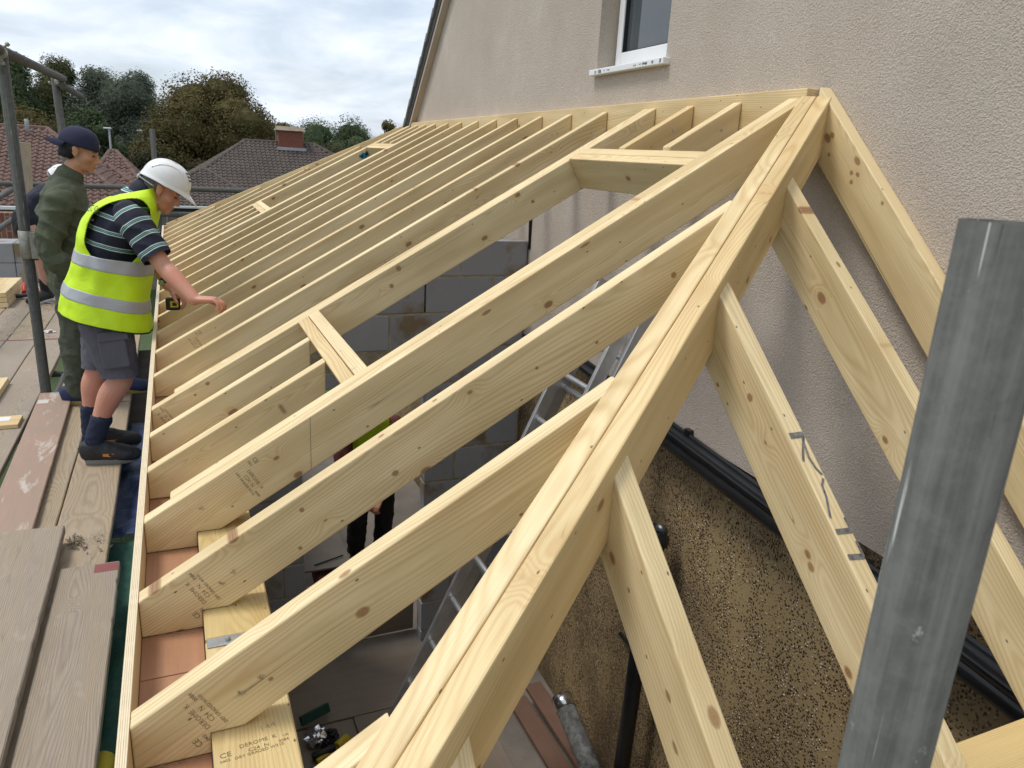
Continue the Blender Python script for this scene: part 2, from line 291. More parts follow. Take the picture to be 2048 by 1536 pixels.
def leaf(name, a, c2, c3):
    b = NB(name, .75); n = b.noise(scale=.55, detail=4, rough=.6); f = b.noise(scale=7, detail=2)
    c = b.mix(b.rng(n, .36, .64), a, c2); c = b.mix(b.rng(f, .5, .7, 0, .7), c, c3); b.col(c); b.b.inputs['Specular IOR Level'].default_value = .2
    tr = b.n('ShaderNodeBsdfTranslucent'); b.set(tr.inputs[0], c); ms = b.n('ShaderNodeMixShader'); ms.inputs[0].default_value = .22
    o = b.t.nodes['Material Output']; b.t.links.new(b.b.outputs[0], ms.inputs[1]); b.t.links.new(tr.outputs[0], ms.inputs[2]); b.t.links.new(ms.outputs[0], o.inputs[0]); MAT[name] = b.m
leaf('leaf_rust', (.085, .074, .026), (.14, .105, .038), (.10, .105, .036)); leaf('leaf_green', (.060, .088, .040), (.105, .135, .060), (.08, .11, .05)); leaf('leaf_silver', (.095, .118, .085), (.145, .168, .12), (.115, .15, .085)); leaf('leaf_yellow', (.085, .095, .036), (.12, .12, .05), (.06, .08, .03)); leaf('leaf_bush', (.05, .05, .022), (.085, .06, .028), (.05, .06, .025))
plain('bark', (.10, .085, .065), .95, var=.35, vscale=8, bump=.6, bscale=20); plain('bark_pale', (.22, .21, .18), .9, var=.25, vscale=8)
b = NB('grass', .95); n = b.noise(scale=.7, detail=8, rough=.7); f = b.noise(scale=30, detail=4); b.col(b.mix(b.rng(b.mth('ADD', b.mth('MULTIPLY', n, .6), b.mth('MULTIPLY', f, .4)), .35, .65), (.028, .05, .014), (.075, .11, .03))); b.bump(f, .8, .04); MAT['grass'] = b.m
plain('concrete', (.20, .175, .15), .9, var=.25, vscale=2.5, bump=.3, bscale=50)
plain('brush_green', (.008, .06, .04), .6, var=.3); plain('tool_yellow', (.58, .44, .012), .45, var=.15); plain('tool_black', (.012, .012, .013), .5); plain('tool_red', (.55, .05, .03), .5); plain('bag_white', (.55, .55, .54), .6, var=.3, vscale=20); plain('foil', (.75, .77, .80), .18, 1, .2, 30); plain('orange_wood', (.50, .27, .10), .7); plain('card', (.55, .52, .48), .8); plain('maroon', (.10, .02, .03), .6); plain('red_paint', (.27, .085, .08), .7, var=.3); plain('tube_white', (.17, .17, .165), .6, var=.7, vscale=30); plain('dark_soil', (.05, .045, .04), .95, var=.4, vscale=30); plain('straw', (.44, .36, .24), .9, var=.3, vscale=60)
plain('underboard', (.06, .047, .037), .9, var=.3); plain('dust', (.16, .13, .09), .95, var=.35, vscale=40)

# ------------------------------------------------------------------ object helpers
def link(o, parent=None):
    COL.objects.link(o)
    if parent: o.parent = parent
    return o
def mobj(name, verts, faces, mat, parent=None, loc=None, smooth=False, mats=None, fm=None):
    me = bpy.data.meshes.new(name); me.from_pydata([tuple(v) for v in verts], [], faces); me.update()
    for mm in (mats or [mat]): me.materials.append(MAT[mm])
    if fm: me.polygons.foreach_set('material_index', fm)
    if smooth: me.polygons.foreach_set('use_smooth', [True]*len(me.polygons))
    o = bpy.data.objects.new(name, me); link(o, parent)
    if loc is not None: o.location = loc
    return o
def bm_obj(name, bm, mat, parent=None, smooth=False, mats=None):
    me = bpy.data.meshes.new(name); bm.normal_update(); bm.to_mesh(me); bm.free()
    for mm in (mats or [mat]): me.materials.append(MAT[mm])
    if smooth: me.polygons.foreach_set('use_smooth', [True]*len(me.polygons))
    o = bpy.data.objects.new(name, me); link(o, parent); return o
def tag(o, label, cat=None, group=None, kind=None):
    if label: o['label'] = label
    if cat: o['category'] = cat
    if group: o['group'] = group
    if kind: o['kind'] = kind
    return o
def thing(name, label, cat, loc=(0, 0, 0), group=None):
    o = bpy.data.objects.new(name, None); o.empty_display_size = .1; o.location = loc; link(o); return tag(o, label, cat, group)
def world(o): return (world(o.parent) @ o.matrix_basis) if o.parent else o.matrix_basis.copy()
def frame(o, X, Y, Z, org):
    m = Matrix((Vector(X), Vector(Y), Vector(Z))).transposed().to_4x4(); m.translation = Vector(org)
    o.matrix_basis = (world(o.parent).inverted() @ m) if o.parent else m
    return o
def prism_bm(poly, t, bev=.003, seg=2):
    """poly in local XZ (counter-clockwise seen from -Y), thickness t along +Y"""
    bm = bmesh.new(); n = len(poly)
    a = [bm.verts.new((p[0], 0, p[1])) for p in poly]; b2 = [bm.verts.new((p[0], t, p[1])) for p in poly]
    bm.faces.new(a); bm.faces.new(b2[::-1])
    for i in range(n): bm.faces.new((a[(i+1) % n], a[i], b2[i], b2[(i+1) % n]))
    bmesh.ops.recalc_face_normals(bm, faces=bm.faces)
    if bev: bmesh.ops.bevel(bm, geom=bm.edges[:], offset=bev, segments=seg, affect='EDGES', profile=.5, clamp_overlap=True)
    return bm
def box_bm(sx, sy, sz, bev=.003, org=(0, 0, 0), seg=2):
    bm = bmesh.new(); bmesh.ops.create_cube(bm, size=1)
    for v in bm.verts: v.co = Vector(((v.co.x+.5)*sx+org[0], (v.co.y+.5)*sy+org[1], (v.co.z+.5)*sz+org[2]))
    if bev: bmesh.ops.bevel(bm, geom=bm.edges[:], offset=bev, segments=seg, affect='EDGES', profile=.5, clamp_overlap=True)
    return bm
def box(name, lo, hi, mat, parent=None, bev=.003, seg=1):
    """axis aligned box; origin at its low corner, local X along the longest side"""
    lo, hi = Vector(lo), Vector(hi); d = hi-lo
    if d.y > d.x and d.y >= d.z:
        o = bm_obj(name, box_bm(d.y, d.x, d.z, bev, (0, -d.x, 0), seg), mat, parent); return frame(o, (0, 1, 0), (-1, 0, 0), (0, 0, 1), lo)
    if d.z > d.x and d.z > d.y:
        o = bm_obj(name, box_bm(d.z, d.y, d.x, bev, (0, 0, -d.x), seg), mat, parent); return frame(o, (0, 0, 1), (0, 1, 0), (-1, 0, 0), lo)
    o = bm_obj(name, box_bm(d.x, d.y, d.z, bev, (0, 0, 0), seg), mat, parent); return frame(o, (1, 0, 0), (0, 1, 0), (0, 0, 1), lo)
def beam(name, P, Q, t, d, mat, parent=None, upv=(0, 0, 1), bev=.003, drop=0):
    """rectangular timber, top centre line P-Q, thickness t sideways, depth d down"""
    P, Q = Vector(P), Vector(Q); X = (Q-P).normalized(); Y = Vector(upv).cross(X).normalized(); Z = X.cross(Y)
    o = bm_obj(name, box_bm((Q-P).length, t, d, bev, (0, -t/2, -d)), mat, parent); return frame(o, X, Y, Z, P-Z*drop)
def cyl_data(P, Q, r, seg=16, r2=None, caps=True, V=None, F=None):
    V = [] if V is None else V; F = [] if F is None else F; P, Q = Vector(P), Vector(Q); X = (Q-P).normalized(); A = X.orthogonal().normalized(); B = X.cross(A); b0 = len(V); r2 = r if r2 is None else r2
    for k in range(seg): a = 2*pi*k/seg; V.append(P+(A*cos(a)+B*sin(a))*r)
    for k in range(seg): a = 2*pi*k/seg; V.append(Q+(A*cos(a)+B*sin(a))*r2)
    for k in range(seg): F.append((b0+k, b0+(k+1) % seg, b0+seg+(k+1) % seg, b0+seg+k))
    if caps: F.append(tuple(b0+k for k in range(seg))[::-1]); F.append(tuple(b0+seg+k for k in range(seg)))
    return V, F
def tube(name, P, Q, r, mat, parent=None, seg=20, wall=None):
    P, Q = Vector(P), Vector(Q); ln = (Q-P).length
    V = []; F = []
    prof = [(0, r*.93), (.002, r), (ln-.002, r), (ln, r*.93)]
    if wall: prof = [(.05, r-wall), (0, r-wall), (0, r), (ln, r), (ln, r-wall), (ln-.05, r-wall)]
    for z, rr in prof:
        for k in range(seg): a = 2*pi*k/seg; V.append((rr*cos(a), rr*sin(a), z))
    for i in range(len(prof)-1):
        for k in range(seg): F.append((i*seg+k, i*seg+(k+1) % seg, (i+1)*seg+(k+1) % seg, (i+1)*seg+k))
    F.append(tuple(range(seg))[::-1]); F.append(tuple(range((len(prof)-1)*seg, len(prof)*seg)))
    o = mobj(name, V, F, mat, parent)
    me = o.data; me.polygons.foreach_set('use_smooth', [len(p.vertices) == 4 for p in me.polygons])
    Z = (Q-P).normalized(); X = Z.orthogonal().normalized(); Y = Z.cross(X); return frame(o, X, Y, Z, P)

def text_mesh(name, body, size, mat, parent, org, X, Y, align='LEFT', bold=0.0):
    cu = bpy.data.curves.new('txt', 'FONT'); cu.body = body; cu.size = size; cu.align_x = align; cu.resolution_u = 2; cu.offset = bold
    to = bpy.data.objects.new('txt', cu); COL.objects.link(to); dg = bpy.context.evaluated_depsgraph_get(); me = bpy.data.meshes.new_from_object(to.evaluated_get(dg)); bpy.data.objects.remove(to); me.name = name
    me.materials.clear(); me.materials.append(MAT[mat]); o = bpy.data.objects.new(name, me); link(o, parent)
    X, Y = Vector(X).normalized(), Vector(Y).normalized(); Z = X.cross(Y)
    mw = Matrix((X, Y, Z)).transposed().to_4x4(); mw.translation = Vector(org)
    o.matrix_basis = world(parent).inverted() @ mw; return o
def strokes(name, lines, wd, mat, parent, N, lift=.0012):
    """hand drawn strokes: ribbons through world points lying on a surface with normal N"""
    V = []; F = []; N = Vector(N).normalized()
    for ln in lines:
        pts = [Vector(p) for p in ln]
        for i, p in enumerate(pts):
            t = (pts[min(i+1, len(pts)-1)]-pts[max(i-1, 0)]).normalized(); s2 = N.cross(t)*wd/2; V += [p-s2+N*lift, p+s2+N*lift]
            if i: k = len(V); F.append((k-4, k-2, k-1, k-3))
    o = mobj(name, V, F, mat, parent); o.matrix_basis = world(parent).inverted(); return o

# ------------------------------------------------------------------ numbers shared by house and roof
def wallx(y): return 2.0922+.0456*(y-2)
WD = Vector((.0456, 1, 0)).normalized(); WN = Vector((-1, .0456, 0)).normalized()     # along the wall, and out of it
H, Z0 = 1.2403, -.0099
def roofz(x, y): return Z0+(H-Z0)/wallx(y)*x
def wallp(y, z, out=0): p = Vector((wallx(y), y, z)); return p+WN*out

# ================================================================== SETTING
# ground: one sheet, a little lower beyond the garden
V = []; F = []
ys = [-600, -60, -8, 6, 11, 16, 22, 60, 200, 900, 3000]; xs = [-2500, -400, -60, -12, 0, 6, 14, 60, 400, 2500]
for yy in ys:
    for xx in xs: V.append((xx, yy, -2.7-(.9*min(1, max(0, (yy-11)/11)))))
for i in range(len(ys)-1):
    for j in range(len(xs)-1): a = i*len(xs)+j; F.append((a, a+1, a+len(xs)+1, a+len(xs)))
tag(mobj('ground', V, F, 'grass'), 'rough grass ground around the building site', kind='structure')
# floor slab inside the extension
tag(box('floor', (.0, .75, -2.6), (2.28, 9.7, -2.36), 'concrete', bev=.0), 'dusty concrete floor inside the extension', kind='structure')

# ------------------------------------------------------------------ the house with the rendered gable
house = thing('house', 'beige rendered gable house with a small white window above the new roof frame', 'house', (wallx(3), 3, -2.7))
WY0, WY1, WZ0, WZ1 = 3.098, 3.757, 1.42, 2.62
def vz(y): return 1.2403-.855*(y-7.63)
def ring(y, z, o): return wallp(y, z, o)
pts = []
def quadstrip(rects, depth, name, mat, parent):
    V = []; F = []
    for poly in rects:
        k = len(V); V += [ring(y, z, 0) for y, z in poly]; F.append(tuple(range(k, k+len(poly))))
    return V, F
apy = 1.9
polys = [[(9.24, -.138), (WY1, -.138), (WY1, vz(WY1)), (9.24, vz(9.24))],
         [(WY1, -.138), (WY0, -.138), (WY0, WZ0), (WY1, WZ0)],
         [(WY1, WZ1), (WY0, WZ1), (WY0, vz(WY0)), (WY1, vz(WY1))],
         [(WY0, -.138), (-4, -.138), (-4, 1.2), (apy, vz(apy)), (WY0, vz(WY0))]]
V, F = quadstrip(polys, 0, '', '', None)
k = len(V)
V += [ring(WY0, WZ0, 0), ring(WY1, WZ0, 0), ring(WY1, WZ1, 0), ring(WY0, WZ1, 0), ring(WY0, WZ0, -.16), ring(WY1, WZ0, -.16), ring(WY1, WZ1, -.16), ring(WY0, WZ1, -.16)]
for i in range(4): F.append((k+i, k+(i+1) % 4, k+4+(i+1) % 4, k+4+i))
k = len(V); V += [ring(-4, -.138, 0), ring(9.24, -.138, 0), ring(9.24, -.138, -.06), ring(-4, -.138, -.06)]; F.append((k, k+1, k+2, k+3))
bm = bmesh.new(); me = bpy.data.meshes.new('t'); me.from_pydata([tuple(v) for v in V], [], F); bm.from_mesh(me)
rw = bm_obj('rendered_wall', bm, 'render', house); rw.matrix_basis = Matrix.Translation(-house.location)
pw = mobj('pebbledash_wall', [ring(-4, -.05, -.028), ring(9.24, -.05, -.028), ring(9.24, -2.8, -.028), ring(-4, -2.8, -.028)], [(0, 1, 2, 3)], 'pebbledash', house); pw.matrix_basis = Matrix.Translation(-house.location); tag(pw, 'old brown pebbledash below the new render')
# body of the house behind the wall
V = [ring(-4, -2.8, -.2), ring(9.24, -2.8, -.2), ring(9.24, vz(9.24), -.2), ring(apy, vz(apy), -.2), ring(-4, 1.2, -.2)]; V += [v+Vector((7, 0, 0)) for v in V]
bd = mobj('house_body', V, [(0, 1, 6, 5), (1, 2, 7, 6), (2, 3, 8, 7), (3, 4, 9, 8), (4, 0, 5, 9), (5, 6, 7, 8, 9)], 'house_wall', house); bd.matrix_basis = Matrix.Translation(-house.location)
# window
win = bpy.data.objects.new('window', None); link(win, house); win.location = wallp(WY0, WZ0, -.09)-house.location
def wbox(name, y0, y1, z0, z1, o0, o1, mat, parent, bev=.004):
    P = wallp(y0, z0, o0); bm = box_bm(y1-y0, abs(o1-o0), z1-z0, bev, (0, 0 if o1 > o0 else -abs(o1-o0), 0)); o = bm_obj(name, bm, mat, parent); return frame(o, WD, WN, (0, 0, 1), P)
fr = .052
wbox('window_frame', WY0, WY0+fr, WZ0, WZ1, -.15, -.085, 'upvc', win); wbox('window_frame', WY1-.03-fr, WY1-.03, WZ0, WZ1, -.15, -.085, 'upvc', win)
wbox('window_frame', WY0+fr, WY1-.03-fr, WZ0, WZ0+.085, -.148, -.0865, 'upvc', win); wbox('window_frame', WY0+fr, WY1-.03-fr, WZ1-fr, WZ1, -.148, -.0865, 'upvc', win)
wbox('gasket', WY0+fr, WY1-.03-fr, WZ0+.085, WZ0+.089, -.135, -.093, 'window_gasket', win, 0); wbox('gasket', WY1-.034-fr, WY1-.03-fr, WZ0+.09, WZ1-fr, -.135, -.093, 'window_gasket', win, 0)
wbox('pane', WY0+fr, WY1-.035-fr, WZ0+.09, WZ1-fr, -.125, -.113, 'glass', win, 0)
wbox('foam_seam', WY1-.03, WY1-.002, WZ0, WZ1, -.16, -.10, 'foam', win, .006)
sill = wbox('window_sill', WY0-.035, WY1+.02, 1.392, 1.421, -.09, .034, 'upvc', win); tag(sill, 'white plastic sill still in its printed film')
for (y, wd, h, n) in ((3.70, .016, .013, 4), (3.655, .034, .016, 9), (3.60, .02, .004, 1), (3.56, .03, .006, 2), (3.30, .03, .005, 2), (3.255, .02, .004, 2), (3.215, .045, .009, 7), (3.15, .016, .012, 4), (3.085, .012, .016, 3)):
    Vm = []; Fm = []
    for i in range(n):
        y0 = y+wd/2-wd*i/n; y1 = y0-wd/n*random.uniform(.35, .7); zc = 1.4065+random.uniform(-.002, .002); kk = len(Vm)
        Vm += [wallp(y0, zc-h/2, .0352), wallp(y1, zc-h/2, .0352), wallp(y1, zc+h/2, .0352), wallp(y0, zc+h/2, .0352)]; Fm.append((kk, kk+1, kk+2, kk+3))
    o = mobj('film_print', Vm, Fm, 'ink_dark', sill); o.matrix_basis = world(sill).inverted()
# verge: bargeboard and tile ends up the slope
vd = Vector((0, -1, .855)).normalized(); vdir = (WD*(-1)+Vector((0, 0, .855))).normalized(); vn = vdir.cross(WN).normalized()
if vn.z < 0: vn = -vn
def vp(s, out, n): return wallp(9.1, vz(9.1), 0)+vdir*s+WN*out+vn*n
def slab(name, s0, s1, o0, o1, n0, n1, mat, parent, bev=.003, tilt=0):
    P = vp(s0, o0, n0); bm = box_bm(s1-s0, o1-o0, n1-n0, bev)
    o = bm_obj(name, bm, mat, parent); X = (vdir*cos(tilt)+vn*sin(tilt)); Z = X.cross(WN); Z = -Z if Z.z < 0 else Z
    Y = Z.cross(X); return frame(o, X, Y, Z, P if (Y-WN).length < .1 else P+WN*(o1-o0))
slab('bargeboard', 0, 9.3, .0, .055, -.045, .05, 'render', house); slab('verge_trim', 0, 9.3, .056, .062, -.01, .052, 'fascia_dark', house, 0)
for i in range(36): slab('verge_tile', .0+i*.26, .0+i*.26+.33, -.25, .080, .053, .078, 'tile_grey', house, .006, tilt=.075)
# gutter, downpipe and hopper on the house wall
V = []; F = []; seg = 10
gy = [3.9, 3.2, 2.5, 2.0, 1.55, 1.1, .6, -.5]
for i, y in enumerate(gy):
    zt = -.115-.058*(2.53-y)
    for k in range(seg+1):
        a = pi*k/seg; V.append(wallp(y, zt-.042*sin(a)*1.15, .060+.043*cos(a)))
    for k in range(seg+1):
        a = pi*(seg-k)/seg; V.append(wallp(y, zt-.039*sin(a)*1.12, .060+.0395*cos(a)))
n = 2*(seg+1)
for i in range(len(gy)-1):
    for k in range(n): F.append((i*n+k, i*n+(k+1) % n, (i+1)*n+(k+1) % n, (i+1)*n+k))
g = mobj('pipe_run', V, F, 'black_plastic', house, smooth=True); g.matrix_basis = Matrix.Translation(-house.location); g.name = 'gutter'
def wtube(name, a, b, r, mat, parent): return tube(name, wallp(*a), wallp(*b), r, mat, parent)
wtube('waste_pipe', (2.9, -.165, .05), (-.4, -.345, .05), .040, 'black_plastic', house)
for y in (2.55, 1.75, 1.0): wbox('pipe_clip', y, y+.04, -.22-.05*(2.55-y), -.10-.05*(2.55-y), .0, .025, 'black_plastic', house, .004)
dp = wtube('downpipe', (2.67, -2.4, .09), (2.62, -.72, .09), .04, 'black_plastic', house)
V = []; F = []
for (z, r) in ((-.74, .045), (-.66, .052), (-.655, .066), (-.625, .066), (-.62, .055), (-.585, .055), (-.582, .048), (-.64, .046)):
    for k in range(20): a = 2*pi*k/20; V.append(wallp(2.615+r*cos(a), z, .09+r*sin(a)))
for i in range(7):
    for k in range(20): F.append((i*20+k, i*20+(k+1) % 20, (i+1)*20+(k+1) % 20, (i+1)*20+k))
hp = mobj('pipe_collar', V, F, 'black_plastic', house, smooth=True); hp.matrix_basis = Matrix.Translation(-house.location)
wtube('pipe_bracket', (2.60, -1.32, .04), (2.95, -1.38, .0), .012, 'black_plastic', house)
# soil and rubble lodged on the ledge between gutter and render
V = []; F = []
for i in range(260):
    y = random.uniform(.9, 3.2); P = wallp(y, -.145-.058*max(0, 2.53-y)*.6+random.uniform(-.02, .01), random.uniform(.0, .02)); k = len(V); s = random.uniform(.004, .014)
    V += [P+Vector((random.uniform(-s, s), random.uniform(-s, s), random.uniform(-s, s))) for _ in range(4)]; F += [(k, k+1, k+2), (k, k+2, k+3), (k, k+3, k+1), (k+1, k+3, k+2)]
o = mobj('mortar_crumbs', V, F, 'dark_soil', house); o.matrix_basis = Matrix.Translation(-house.location); o['kind'] = 'stuff'

# ------------------------------------------------------------------ cavity wall under the eaves and block cross wall
cw = box('eaves_wall', (.15, .78, -2.6), (.282, 9.66, -.096), 'block', bev=0); tag(cw, 'grey block eaves wall under the long wall plate', 'wall')
ew = box('end_wall', (.284, .742, -2.6), (2.0, .842, -.13), 'block', bev=0); tag(ew, 'grey block wall at the near end, under the corner plate', 'wall')
xwall = thing('block_wall', 'unfinished grey concrete block cross wall with stained mortar joints and a doorway', 'wall', (1.2, 4.52, -2.36))
YB = 4.52; OX0, OX1, OZ = .76, 1.545, -.40
def cross(x0, x1, z0, z1, name, mat, yf, th, bev): return box(name, (x0, yf, z0), (x1, yf+th, z1), mat, xwall, bev, 1)
# mortar core, set back from the block faces
cross(.29, OX0-.012, -2.36, -.23, 'mortar_bed', 'mortar', YB+.003, .09, 0); cross(OX1+.012, 2.20, -2.36, .45, 'mortar_bed', 'mortar', YB+.0035, .09, 0); cross(OX0-.012, OX1+.012, -.435, .02, 'mortar_bed', 'mortar', YB+.004, .088, 0)
rnd = random.Random(3)
row = 0; z = .468
while z > -2.36:
    z0 = max(z-.218, -2.36); off = 0 if row % 2 else .225
    xx = 2.198
    first = True
    while xx > .30:
        wdt = (.215 if (first and row % 2) else .44); first = False
        a, b2 = max(xx-wdt, .295), xx
        topz = roofz(a+.1, 4.5)-.24
        segs = [(a, b2)]
        if z0 < -.43:
            segs = []
            if a < OX0: segs.append((a, min(b2, OX0)))
            if b2 > OX1: segs.append((max(a, OX1), b2))
        for (p, q2) in segs:
            if q2-p > .03 and z <= topz+.16:
                cross(p, q2, z0, z, 'block', 'block', YB+rnd.uniform(-.002, .003), .1, .004)
        xx -= wdt+.011
    z -= .229; row += 1
cross(OX0-.15, OX1+.13, -.43, -.335, 'lintel', 'block', YB-.006, .1, .004)
tube('cable', (2.205, 4.50, .42), (2.19, 4.50, .95), .012, 'black_plastic', xwall)

# ------------------------------------------------------------------ ROOF FRAME
roof = thing('roof_frame', 'new hipped roof frame of pale pine rafters between the eaves board and the beige wall', 'roof frame', (1.0, 5.0, -.05))
TH, DV = .045, .160
def rafter(y, x0=.019, x1=None, name='rafter', tail=True, t=TH, dv=DV, mat='pine'):
    """one rafter whose near face stands at y; grain runs along local X"""
    m = (H-Z0)/wallx(y); a = math.atan(m)
    if x1 is None: x1 = wallx(y)-.0485
    zt = lambda x: Z0+m*x
    xs_ = (-.047-Z0+dv)/m
    if tail and x0 < .14: poly = [(x0, -.0895), (.1455, -.0895), (.1455, -.0465), (xs_, -.0465), (x1, zt(x1)-dv), (x1, zt(x1)), (x0, zt(x0))]
    else: poly = [(x0, zt(x0)-dv), (x1, zt(x1)-dv), (x1, zt(x1)), (x0, zt(x0))]
    lp = [((p[0]-x0)*cos(a)+(p[1]-zt(x0))*sin(a), -(p[0]-x0)*sin(a)+(p[1]-zt(x0))*cos(a)) for p in poly]
    o = bm_obj(name, prism_bm(lp, t, .0035), mat, roof); frame(o, (cos(a), 0, sin(a)), (0, 1, 0), (-sin(a), 0, cos(a)), (x0, y, zt(x0))); return o
HP0 = Vector((0, .6303, Z0)); AP = Vector((2.0976, 2.1176, H)); hd = AP-HP0
def hipx(y): return (y-HP0.y)/hd.y*hd.x
FAR = Vector((0, 9.83, Z0)); FAP = Vector((wallx(7.74), 7.74, H)); fd = FAP-FAR
def fhipx(y): return (y-FAR.y)/fd.y*fd.x
R = {}
R['J3'] = rafter(.93, x1=hipx(.95)-.075, name='jack_rafter'); R['J1'] = rafter(1.329, x1=hipx(1.35)-.075, name='jack_rafter'); R['J2'] = rafter(1.731, x1=hipx(1.752)-.075, name='jack_rafter')
R['D'] = rafter(2.119); R['Db'] = rafter(2.119+.047, x0=.085, tail=False)
R['D2'] = rafter(3.057); R['D2b'] = rafter(3.057+.047, x0=.10, tail=False)
LX0, LX1, UX0, UX1 = .556, .648, 1.682, 1.774
for y in (2.462, 2.766): rafter(y, x1=LX0); rafter(y, x0=UX1, tail=False)
for k, y in enumerate((3.504, 3.913, 4.315, 4.717, 5.11, 5.505, 5.906, 6.284)): R[k] = rafter(y)
R['L0'] = rafter(6.677); R['L0b'] = rafter(6.677+.047, x0=.07, tail=False)
R['E'] = rafter(7.612); rafter(7.612+.047, x0=.07, tail=False)
FLX0, FLX1, FUX0, FUX1 = .80, .892, 1.86, 1.952
for y in (7.01, 7.318): rafter(y, x1=FLX0); rafter(y, x0=FUX1, tail=False)
for y in (8.06, 8.46, 8.86, 9.26): rafter(y, x1=fhipx(y+.02)-.06, name='jack_rafter')
def header(x, y0, y1, name='header'):
    m = (H-Z0)/wallx((y0+y1)/2); a = math.atan(m); Zl = Vector((-sin(a), 0, cos(a)))
    o = bm_obj(name, box_bm(y1-y0, .0445, .138, .0035, (0, -.0445, -.138)), 'pine', roof); frame(o, (0, 1, 0), (-cos(a), 0, -sin(a)), Zl, (x, y0, roofz(x, (y0+y1)/2)-.0005)); return o
for (a, ylo, yhi) in ((LX0, 2.2115, 3.0565), (UX0, 2.2115, 3.0565), (FLX0, 6.7695, 7.6115), (FUX0, 6.7695, 7.6115)):
    header(a, ylo, yhi); header(a+.0465*cos(.53), ylo, yhi)
# ledger board on the wall
P = wallp(2.13, H, 0); o = bm_obj('ledger_board', box_bm(7.74-2.13, .047, .15, .003, (0, 0, -.15)), 'pine', roof); frame(o, WD, WN, (0, 0, 1), P)
tag(o, 'long pale ledger board bolted along the rendered wall')
# hips, each of two boards laid side by side
def hip(P0, P1, lift, t0, t1, inset):
    d = (P1-P0); X = d.normalized(); Y = Vector((0, 0, 1)).cross(X).normalized(); Z = X.cross(Y); out = []
    for s in (0, 1):
        o = bm_obj('hip_rafter', box_bm(d.length*(t1-t0), .046, .152, .004, (0, (0.0008 if s else -.0468), -.152)), 'pine', roof); frame(o, X, Y, Z, P0+d*t0+Vector((0, 0, lift))); out.append(o)
    return out
HIPS = hip(HP0, AP, .004, .035, .975, 0); hip(FAR, FAP, .004, .03, .975, 0)
# rafter fixed down the wall and the jack rafters of the near slope
def sloped(name, top, d, slope, length, t, dv, side):
    """timber falling from top along horizontal direction d; side = direction of its thickness"""
    d = Vector(d).normalized(); a = math.atan(slope); X = d*cos(a)-Vector((0, 0, 1))*sin(a); Zl = d*sin(a)+Vector((0, 0, 1))*cos(a); Yl = Zl.cross(X)
    t_ = t if Yl.dot(Vector(side)) > 0 else -t; L_ = length
    pw_ = [(0, 0), (L_, -slope*L_), (L_, -slope*L_-dv), (0, -dv)]
    lp = [(h*cos(a)-z*sin(a), h*sin(a)+z*cos(a)) for h, z in pw_][::-1]
    bm = prism_bm(lp, t, .0035)
    if t_ < 0:
        for v in bm.verts: v.co.y -= t
    o = bm_obj(name, bm, 'pine', roof); frame(o, X, Yl, Zl, top); return o
wr = sloped('wall_rafter', wallp(2.075, H-.0, .0), -WD, .926, 1.36, .047, .19, WN); tag(wr, 'knotty rafter fixed against the rendered wall')
JA = sloped('jack_rafter', (1.701, 1.83, .982), (0, -1, 0), .9, 1.14, TH, .189, (1, 0, 0)); JB = sloped('jack_rafter', (1.268, 1.50, .725), (0, -1, 0), .9, .82, TH, .189, (1, 0, 0)); JC = sloped('jack_rafter', (.836, 1.215, .480), (0, -1, 0), .9, .54, TH, .189, (1, 0, 0))
sloped('jack_rafter', (.43, .93, .222), (0, -1, 0), .9, .25, TH, .18, (1, 0, 0))
# wall plates, eaves board, soffit
plate = box('wall_plate', (.147, 1.62, -.093), (.288, 9.55, -.048), 'pine_plate', roof); plate2 = box('wall_plate', (.1465, .86, -.094), (.2885, 1.612, -.0485), 'pine_plate', roof); plate3 = box('wall_plate', (.147, .718, -.125), (2.0, .858, -.08), 'pine_plate', roof)
fas = bm_obj('eaves_board', box_bm(9.83-.62, .018, .118, .0008, (0, 0, -.118), 1), 'ply_pale', roof, mats=['ply_pale', 'ply_edge']); frame(fas, (0, 1, 0), (-1, 0, 0), (0, 0, 1), (.018, .62, 0))
for p in fas.data.polygons:
    if p.normal.z > .9: p.material_index = 1
tag(fas, 'straight plywood eaves board with a layered pale edge')
# plywood edge texture: lines run along the board, so swap the pattern axis with a shallow strip
for xx in (.0034, .0066, .0104, .0139): box('veneer_line', (xx, .63, .0), (xx+.0007, 9.82, .0003), 'veneer', fas, 0)
fe2 = bm_obj('end_board', box_bm(2.3, .018, .118, .001, (0, 0, -.118), 1), 'ply_pale', roof); frame(fe2, (1, 0, 0), (0, 1, 0), (0, 0, 1), (.019, 9.815, 0))
for (a, b2) in ((.64, 1.58), (1.583, 3.9), (3.903, 6.3), (6.303, 8.7), (8.703, 9.8)): box('soffit_board', (.019, a, -.104), (.1445, b2, -.0915), 'ply_pink', roof, .001)
# splinters left by the saw along the tails
V = []; F = []
for yy in (1.329, 1.731, 2.119, .93):
    for i in range(26):
        P = Vector((random.uniform(.025, .13), yy-random.uniform(.0, .012), -.0895)); d = Vector((random.uniform(-1, 1), random.uniform(-.6, .2), random.uniform(0, .5))).normalized()*random.uniform(.006, .02); k = len(V); w_ = Vector((0, 0, .0007))
        V += [P-w_, P+w_, P+d]; F.append((k, k+1, k+2))
o = mobj('saw_splinters', V, F, 'straw', roof); o.matrix_basis = Matrix.Translation(-roof.location); o['kind'] = 'stuff'
# galvanised strap on the plate, with two bolts
strap = box('fixing_strap', (.150, 1.585, -.0478), (.293, 1.615, -.0445), 'zinc_strap', roof, .001)
for xx in (.19, .245): tube('bolt_head', (xx, 1.60, -.0444), (xx, 1.60, -.036), .0065, 'zinc_strap', strap, 6)
